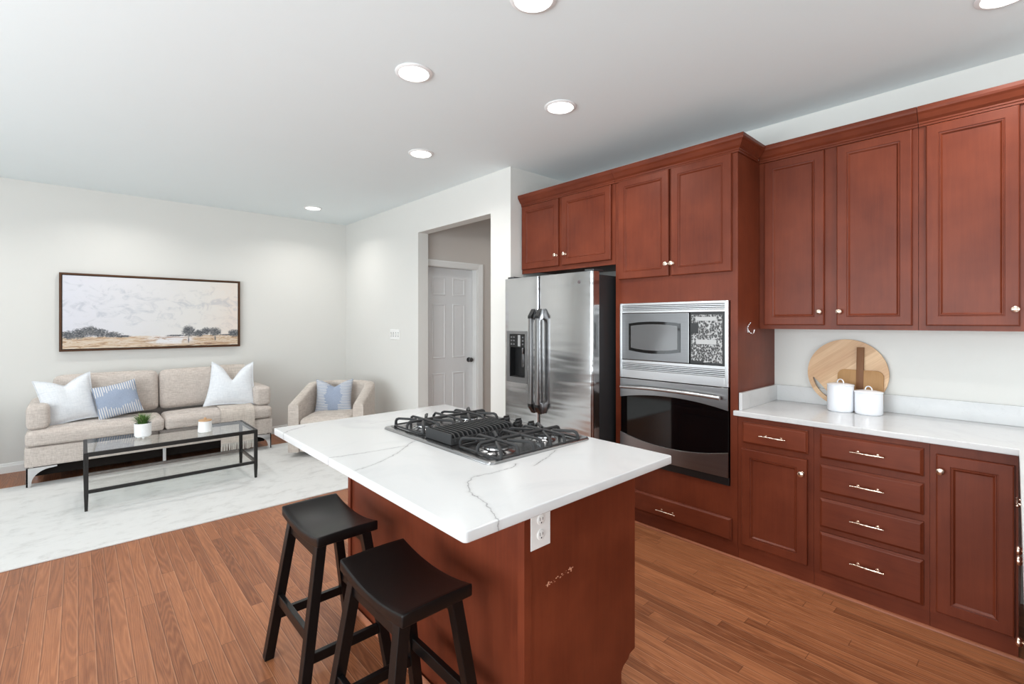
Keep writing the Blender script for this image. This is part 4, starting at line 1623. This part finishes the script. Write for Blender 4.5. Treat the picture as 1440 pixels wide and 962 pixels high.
for a, b_ in ((SX0 + .16, .612), (.618, SX1 - .17)):
    bm = BM()
    softbox(bm, a, b_, -.075, .075, 0, .40, .055, 12, (0, 0, .03, 0, 0, .012))
    bm.transform(Matrix.Translation((0, 6.085, .497)) @ Matrix.Rotation(math.radians(-9), 4, 'X'))
    obj('back_cushion', bm, M['sofa'], sf, smooth=60)


def bracket(x, y, s):
    """curved chrome bracket leg: tall blade at the corner sweeping into a wing along the rail"""
    pts = [(0, .012), (.026, .012)]
    for i in range(11):
        a = PI / 2 * i / 10
        pts.append((.032 + .125 * (1 - math.cos(a)), .035 + .118 * math.sin(a)))
    pts += [(.19, .158), (.19, .170), (0, .170)]
    bm = BM()
    prism(bm, [(x + s * p[0], p[1]) for p in pts], 'y', y, y + .012, .001, 1)
    prism(bm, [(y + p[0], p[1]) for p in pts], 'x', x, x + s * .012, .001, 1)
    return bm


obj('leg', bracket(SX0 + .012, SY0 + .012, 1), M['chrome'], sf, label='chrome bracket leg')
obj('leg', bracket(SX1 - .012, SY0 + .012, -1), M['chrome'], sf, label='chrome bracket leg')
for x in (SX0 + .05, SX1 - .05):
    bm = BM(); lathe(bm, [(.018, .0), (.022, .171)], 16, Matrix.Translation((x, 6.30, .0005)))
    obj('leg', bm, M['chrome'], sf, smooth=40)
bm = BM(); lathe(bm, [(.016, .012), (.018, .171)], 16, Matrix.Translation((.62, SY0 + .05, 0)))
obj('leg', bm, M['chrome'], sf, smooth=40)

# ---- cushions
PINCH = .085


def pillow_bm(w, h, t, chop=0.0, pinch=.05, flange=.0, n=26, flare=.0):
    """puffed cover in local xz, thickness along y; chop dents the top edge"""
    b = bmesh.new()
    def pos(u, v, s):
        x = w / 2 * u * (1 - pinch * (1 - v * v) * abs(u))
        x *= 1 - flare * v
        z = h / 2 * v * (1 - pinch * (1 - u * u) * abs(v))
        fl = 1 - flange
        uu, vv = min(1, abs(u) / fl), min(1, abs(v) / fl)
        th = t / 2 * ((1 - uu ** 2.4) * (1 - vv ** 2.4)) ** .55
        if chop > 0:
            g = math.exp(-(abs(u) / .36) ** 1.5)
            k = max(0, (v + .35) / 1.35)
            z -= chop * g * k ** 1.6
            th *= 1 - .25 * g * k
            z += chop * .25 * (abs(u) ** 2) * k ** 2
        th += .0022
        y = s * th + .006 * math.sin(5 * u + 3 * v) * (1 - uu) * (1 - vv)
        return (x, y, z)
    G = {}
    for s in (-1, 1):
        for i in range(n + 1):
            for j in range(n + 1):
                f = lambda k: math.copysign(1 - (1 - abs(-1 + 2 * k / n)) ** 1.25, -1 + 2 * k / n)
                G[s, i, j] = b.verts.new(pos(f(i), f(j), s))
    for s in (-1, 1):
        for i in range(n):
            for j in range(n):
                b.faces.new((G[s, i, j], G[s, i + 1, j], G[s, i + 1, j + 1], G[s, i, j + 1]))
    for i in range(n):
        for e in (0, n):
            b.faces.new((G[-1, i, e], G[-1, i + 1, e], G[1, i + 1, e], G[1, i, e]))
            b.faces.new((G[-1, e, i], G[-1, e, i + 1], G[1, e, i + 1], G[1, e, i]))
    return b


def cushion(label, loc, size, mat, rot, chop=0, flange=0, spin=0, group=None, piping=None, flare=0.0):
    b = pillow_bm(size[0], size[1], size[2], chop, PINCH, flange, 26, flare)
    if spin: b.transform(Matrix.Rotation(spin, 4, 'Y'))
    o = obj('throw_pillow', b, M[mat], None, smooth=70)
    o.location = loc
    o.rotation_mode = 'YXZ'
    o.rotation_euler = Euler(rot, 'YXZ')
    tag(o, label, 'pillow', group)
    if piping:
        pts = []
        pn = 40
        for e in range(4):
            for i in range(pn):
                k = -1 + 2 * i / pn
                u, v = ((k, 1), (1, -k), (-k, -1), (-1, k))[e]
                x = size[0] / 2 * u * (1 - PINCH * (1 - v * v) * abs(u)) * (1 - flare * v)
                z = size[1] / 2 * v * (1 - PINCH * (1 - u * u) * abs(v))
                if chop:
                    g = math.exp(-(abs(u) / .36) ** 1.5); kk = max(0, (v + .35) / 1.35)
                    z -= chop * g * kk ** 1.6
                    z += chop * .25 * abs(u) ** 2 * kk ** 2
                pts.append((x, 0, z))
        pb_ = BM(); tube(pb_, pts, .004, 6, closed=True)
        obj('piping', pb_, M[piping], o, local=True, smooth=60)
    return o


D = math.radians
cushion('white square pillow leaning on the left arm of the sofa', (-.068, 5.895, .690), (.385, .42, .15), 'pillow_white', (D(-16), D(-8), D(10)), .060, .05, piping='pillow_white', flare=-.02)
cushion('blue pillow with cream fringe lines on the sofa, next to the left white pillow', (.276, 5.872, .660), (.33, .34, .13), 'stripe', (D(-20), D(78), D(-4)))
cushion('white square pillow with a deep dent on the right end of the sofa', (1.235, 5.872, .712), (.45, .44, .15), 'pillow_white', (D(-16), D(3), D(-8)), .150, .05, piping='pillow_white', flare=.13)

# ---- throw blanket over the right seat and back
tb = thing('throw_blanket', 'light fringed throw laid over the right seat of the sofa and hanging down its front', 'blanket', (1.24, 5.64, .05))
def ribbon(bm, prof, x0, x1, n=18, amp=.004):
    b = bmesh.new()
    rows = []
    for i, (y, z) in enumerate(prof):
        rows.append([b.verts.new((x0 + (x1 - x0) * j / n, y + amp * math.sin(j * 1.1 + i * .4), z + amp * .5 * math.sin(j * .9 + i))) for j in range(n + 1)])
    for A, B in zip(rows, rows[1:]):
        for j in range(n):
            b.faces.new((A[j], A[j + 1], B[j + 1], B[j]))
    bmesh.ops.recalc_face_normals(b, faces=b.faces)
    r = bmesh.ops.solidify(b, geom=list(b.faces), thickness=.006)
    return join(bm, b)


bm = BM()
prof = [(6.27, .845), (6.20, .875), (6.14, .915), (6.07, .918), (6.035, .89), (6.005, .80), (5.985, .70), (5.985, .60), (5.99, .535), (5.965, .512), (5.90, .512), (5.80, .510), (5.72, .504), (5.672, .494), (5.640, .472), (5.628, .44), (5.625, .38), (5.626, .30), (5.628, .22), (5.630, .14)]
ribbon(bm, prof, 1.085, 1.400, amp=.0025)
obj('cloth', bm, M['throw'], tb, smooth=70)
bm = BM()
for i in range(42):
    x = 1.087 + .311 * i / 41
    j = random.uniform(-.004, .004)
    tube(bm, [(x, 5.628, .142), (x + j, 5.627 + random.uniform(-.003, .001), .10), (x + j * 2, 5.627, .055 + random.uniform(-.008, .008))], .0030, 5)
obj('fringe', bm, M['fringe'], tb)['kind'] = 'stuff'

# ---- coffee table
tbl = thing('coffee_table', 'black metal coffee table with a glass top and lower shelf, in front of the sofa', 'table', (.607, 4.95, .0115))
TX0, TX1, TY0, TY1, TZ = .030, 1.184, 4.668, 5.222, .438
q = .026
for x in (TX0 + q / 2, TX1 - q / 2):
    for y in (TY0 + q / 2, TY1 - q / 2):
        bm = BM()
        bar(bm, (x, y, TZ), (x, y, .125), q, q, (0, 1, 0), .0015)
        bar(bm, (x, y, .126), (x, y, .0115), q, q, (0, 1, 0), .0, q * .7, q * .7)
        obj('leg', bm, M['black_metal'], tbl)
for z0, z1 in ((TZ - .030, TZ), (.138, .162)):
    for a in ((TX0 + q, TX1 - q, TY0, TY0 + q * .8), (TX0 + q, TX1 - q, TY1 - q * .8, TY1), (TX0, TX0 + q * .8, TY0 + q, TY1 - q), (TX1 - q * .8, TX1, TY0 + q, TY1 - q)):
        bm = BM(); box(bm, *a, z0, z1, .001)
        obj('rail', bm, M['black_metal'], tbl)
bm = BM(); box(bm, TX0 + .022, TX1 - .022, TY0 + .022, TY1 - .022, TZ - .007, TZ - .0005)
obj('glass_top', bm, M['glass'], tbl)
bm = BM(); box(bm, TX0 + .022, TX1 - .022, TY0 + .022, TY1 - .022, .154, .1615)
obj('glass_shelf', bm, M['glass'], tbl)

# ---- potted plant
pp = thing('potted_plant', 'small grassy plant in a ribbed white pot on the coffee table', 'plant', (.397, 4.985, TZ))
bm = BM()
prof = [(0, .012), (.050, .012), (.054, .018)]
for i in range(12):
    z = .020 + i * .0082
    prof += [(.0555 + .0002 * i, z), (.0575 + .0002 * i, z + .004)]
prof += [(.0585, .122), (.056, .122), (.054, .105), (0, .105)]
lathe(bm, prof, 40)
for a in range(3):
    lathe(bm, [(.007, 0), (.010, .013)], 10, Matrix.Translation((.036 * math.cos(a * 2.1 + .5), .036 * math.sin(a * 2.1 + .5), .0005)))
obj('pot', bm, M['ceramic'], pp, local=True, smooth=25)
bm = BM(); lathe(bm, [(0, .1055), (.0535, .1055), (.0525, .110), (0, .114)], 24)
obj('soil', bm, M['soil'], pp, local=True)


def blades(n, seed, rmax, hlo, hhi, w):
    b = bmesh.new()
    rs = random.Random(seed)
    for i in range(n):
        a = rs.uniform(0, 2 * PI)
        r0 = rs.uniform(0, .030)
        reach = rs.uniform(.01, rmax)
        hh = rs.uniform(hlo, hhi)
        ww = w * rs.uniform(.7, 1.2)
        prev = None
        for k in range(6):
            s = k / 5
            r = r0 + reach * s ** 1.6
            z = .110 + hh * (s - .22 * s * s * reach / rmax)
            wd = ww * (1 - s) ** .7 + .0004
            c = Vector((r * math.cos(a), r * math.sin(a), z))
            sd = Vector((-math.sin(a), math.cos(a), 0)) * wd
            nrm = Vector((-math.cos(a), -math.sin(a), .6)).normalized() * .0006
            cur = [b.verts.new(c - sd), b.verts.new(c + nrm), b.verts.new(c + sd)]
            if prev:
                for q_ in range(2):
                    b.faces.new((prev[q_], prev[q_ + 1], cur[q_ + 1], cur[q_]))
            prev = cur
    return b


o = obj('foliage', blades(140, 5, .088, .045, .105, .0055), M['leaf'], pp, local=True); o['kind'] = 'stuff'
o = obj('dry_blades', blades(30, 8, .10, .06, .115, .0020), M['leaf_pale'], pp, local=True); o['kind'] = 'stuff'

# ---- lidded jar
jr = thing('lidded_jar', 'white tapered jar with a wooden lid on the coffee table', 'jar', (.822, 4.895, TZ))
bm = BM()
lathe(bm, [(0, .0005), (.052, .0005), (.055, .004), (.049, .092), (.047, .094), (.043, .094), (.046, .01), (0, .01)], 40)
obj('body', bm, M['ceramic'], jr, local=True, smooth=40)
bm = BM()
lathe(bm, [(0, .0945), (.050, .0945), (.0515, .097), (.0505, .103), (0, .104)], 40)
l_ = obj('lid', bm, M['lidwood'], jr, local=True, smooth=40)
bm = BM()
lathe(bm, [(0, .104), (.006, .104), (.006, .107), (.011, .113), (.010, .120), (.004, .124), (0, .1245)], 20)
obj('lid_knob', bm, M['lidwood'], l_, local=True, smooth=50)

# ---- armchair
ac_rot = D(-40)
AW, AD = .76, .74
fx, fy = 1.585, 5.14        # front left foot corner
p_ = Vector((math.cos(ac_rot), math.sin(ac_rot), 0))
bk = Vector((-math.sin(ac_rot), math.cos(ac_rot), 0))
cen = Vector((fx, fy, 0)) + p_ * (AW / 2) + bk * (AD / 2)
ac = thing('armchair', 'oatmeal barrel armchair turned into the corner beyond the island', 'armchair', (cen.x, cen.y, .0115), ac_rot)


def u_path(hw, d0, d1, r, k=10):
    """plan outline of the shell from the front left, round the back, to the front right"""
    pts = [(-hw, d0)]
    m = 6
    for i in range(1, m): pts.append((-hw, d0 + (d1 - r - d0) * i / m))
    for i in range(k + 1):
        a = PI - PI / 2 * i / k
        pts.append((-hw + r + r * math.cos(a), d1 - r + r * math.sin(a)))
    for i in range(k + 1):
        a = PI / 2 - PI / 2 * i / k
        pts.append((hw - r + r * math.cos(a), d1 - r + r * math.sin(a)))
    for i in range(1, m): pts.append((hw, d1 - r + (d0 - d1 + r) * i / m))
    pts.append((hw, d0))
    return pts


out = u_path(AW / 2, -AD / 2, AD / 2, .30)
inn = u_path(AW / 2 - .105, -AD / 2, AD / 2 - .13, .21)
b = bmesh.new()
rows = []
for (ox, oy), (ix, iy) in zip(out, inn):
    s = (oy + AD / 2) / AD
    zt = .545 + .158 * min(1, s / .72)
    zt = min(zt, .703)
    o_, i_ = Vector((ox, oy, 0)), Vector((ix, iy, 0))
    def at(k, z): return o_ * (1 - k) + i_ * k + Vector((0, 0, z))
    rows.append([b.verts.new(at(k, z)) for k, z in ((.03, .050), (0, .07), (0, zt - .03), (.03, zt - .012), (.14, zt), (.5, zt + .006), (.86, zt), (.97, zt - .012), (1, zt - .04), (1, .25), (1, .05))])
for A, B in zip(rows, rows[1:]):
    for i in range(len(A)):
        j = (i + 1) % len(A)
        b.faces.new((A[i], A[j], B[j], B[i]))
b.faces.new(rows[0]); b.faces.new(list(reversed(rows[-1])))
obj('shell', b, M['chair'], ac, local=True, smooth=50)
bm = BM(); softbox(bm, -AW / 2 + .107, AW / 2 - .107, -AD / 2 + .012, AD / 2 - .14, .05, .27, .012, 6)
obj('seat_base', bm, M['chair'], ac, local=True, smooth=50)
bm = BM(); softbox(bm, -AW / 2 + .108, AW / 2 - .108, -AD / 2 - .012, AD / 2 - .17, .272, .395, .05, 12, (0, 0, .02, 0, 0, .02))
obj('seat_cushion', bm, M['chair'], ac, local=True, smooth=60)
bm = BM()
lathe(bm, [(0, .0005), (.325, .0005), (.325, .018), (.315, .022), (.05, .024), (.05, .049), (0, .049)], 40)
obj('swivel_base', bm, M['black_metal'], ac, local=True, smooth=40)

pl = cen + bk * .07 + p_ * -.06
cushion('blue pillow with cream fringe lines propped in the armchair', (pl.x, pl.y, .563), (.40, .37, .13), 'stripe', (D(-16), 0, ac_rot + D(8)), .06)

# ---- painting
px0, px1, pz0, pz1 = -.138, 1.424, 1.108, 1.880
pt = thing('painting', 'wide framed landscape painting with dark trees under a pale sky, above the sofa', 'painting', (.643, YF, 1.108))
bm = BM()
fw, fd = .018, .045
YP = YF - .001
box(bm, px0, px0 + fw, YP - fd, YP, pz0, pz1, .001)
box(bm, px1 - fw, px1, YP - fd, YP, pz0, pz1, .001)
box(bm, px0 + fw, px1 - fw, YP - fd, YP, pz0, pz0 + fw, .001)
box(bm, px0 + fw, px1 - fw, YP - fd, YP, pz1 - fw, pz1, .001)
obj('frame', bm, M['walnut'], pt)
bm = BM(); box(bm, px0 + fw + .006, px1 - fw - .006, YP - fd + .006, YP - .002, pz0 + fw + .006, pz1 - fw - .006, .001)
cx, cz = .643, 1.108
obj('canvas', bm, painting_mat(px0 - cx + .02, px1 - cx - .02, pz0 - cz + .02, pz1 - cz - .02), pt)
bm = BM()
box(bm, px0 + fw - .001, px1 - fw + .001, YP - .0018, YP, pz0 + fw - .001, pz1 - fw + .001)
obj('backing', bm, M['black_wood'], pt)

# ---- light switches by the hall opening
sw_ = thing('light_switch', 'white four-gang light switch plate on the wall left of the hall opening', 'light switch', (XP, 5.03, 1.25))
bm = BM(); box(bm, XP - .006, XP - .0003, 4.920, 5.142, 1.192, 1.311, .002)
obj('cover_plate', bm, M['plate_white'], sw_)
M['gap'] = plain('grey_switch_gap', lin(150, 150, 150), .5)
for i in range(4):
    y = 4.920 + .222 * (i + .5) / 4
    bm = BM()
    prism(bm, [(XP - .0055, 1.232), (XP - .009, 1.236), (XP - .016, 1.262), (XP - .013, 1.270), (XP - .0055, 1.268)], 'y', y - .006, y + .006)
    obj('toggle', bm, M['plate_white'], sw_)
    bm = BM(); box(bm, XP - .0066, XP - .0058, y - .0095, y + .0095, 1.225, 1.278)
    obj('toggle_slot', bm, M['gap'], sw_)

# ---- low dark sideboard along the far wall, left of the picture (added unseen, so the lower fridge doors mirror something dark)
sb = thing('sideboard', 'low dark sideboard against the far wall, added out of frame to darken the refrigerator reflection', 'sideboard', (-1.75, 6.17, 0))
bm = BM(); box(bm, -2.75, -.78, 5.97, 6.388, .08, .66, .004)
obj('body', bm, M['fridge_side'], sb)
for i in range(3):
    bm = BM()
    panel(bm, (-2.73 + i * .65, 5.97, .10), (1, 0, 0), (0, 0, 1), (0, -1, 0), .63, .54, DOOR_RINGS)
    obj('door', bm, M['fridge_side'], sb)
for x in (-2.70, -.83):
    for y in (6.02, 6.34):
        bm = BM(); bar(bm, (x, y, .0795), (x, y, .001), .04, .04, (0, 1, 0), .002, .03, .03)
        obj('leg', bm, M['black_metal'], sb)
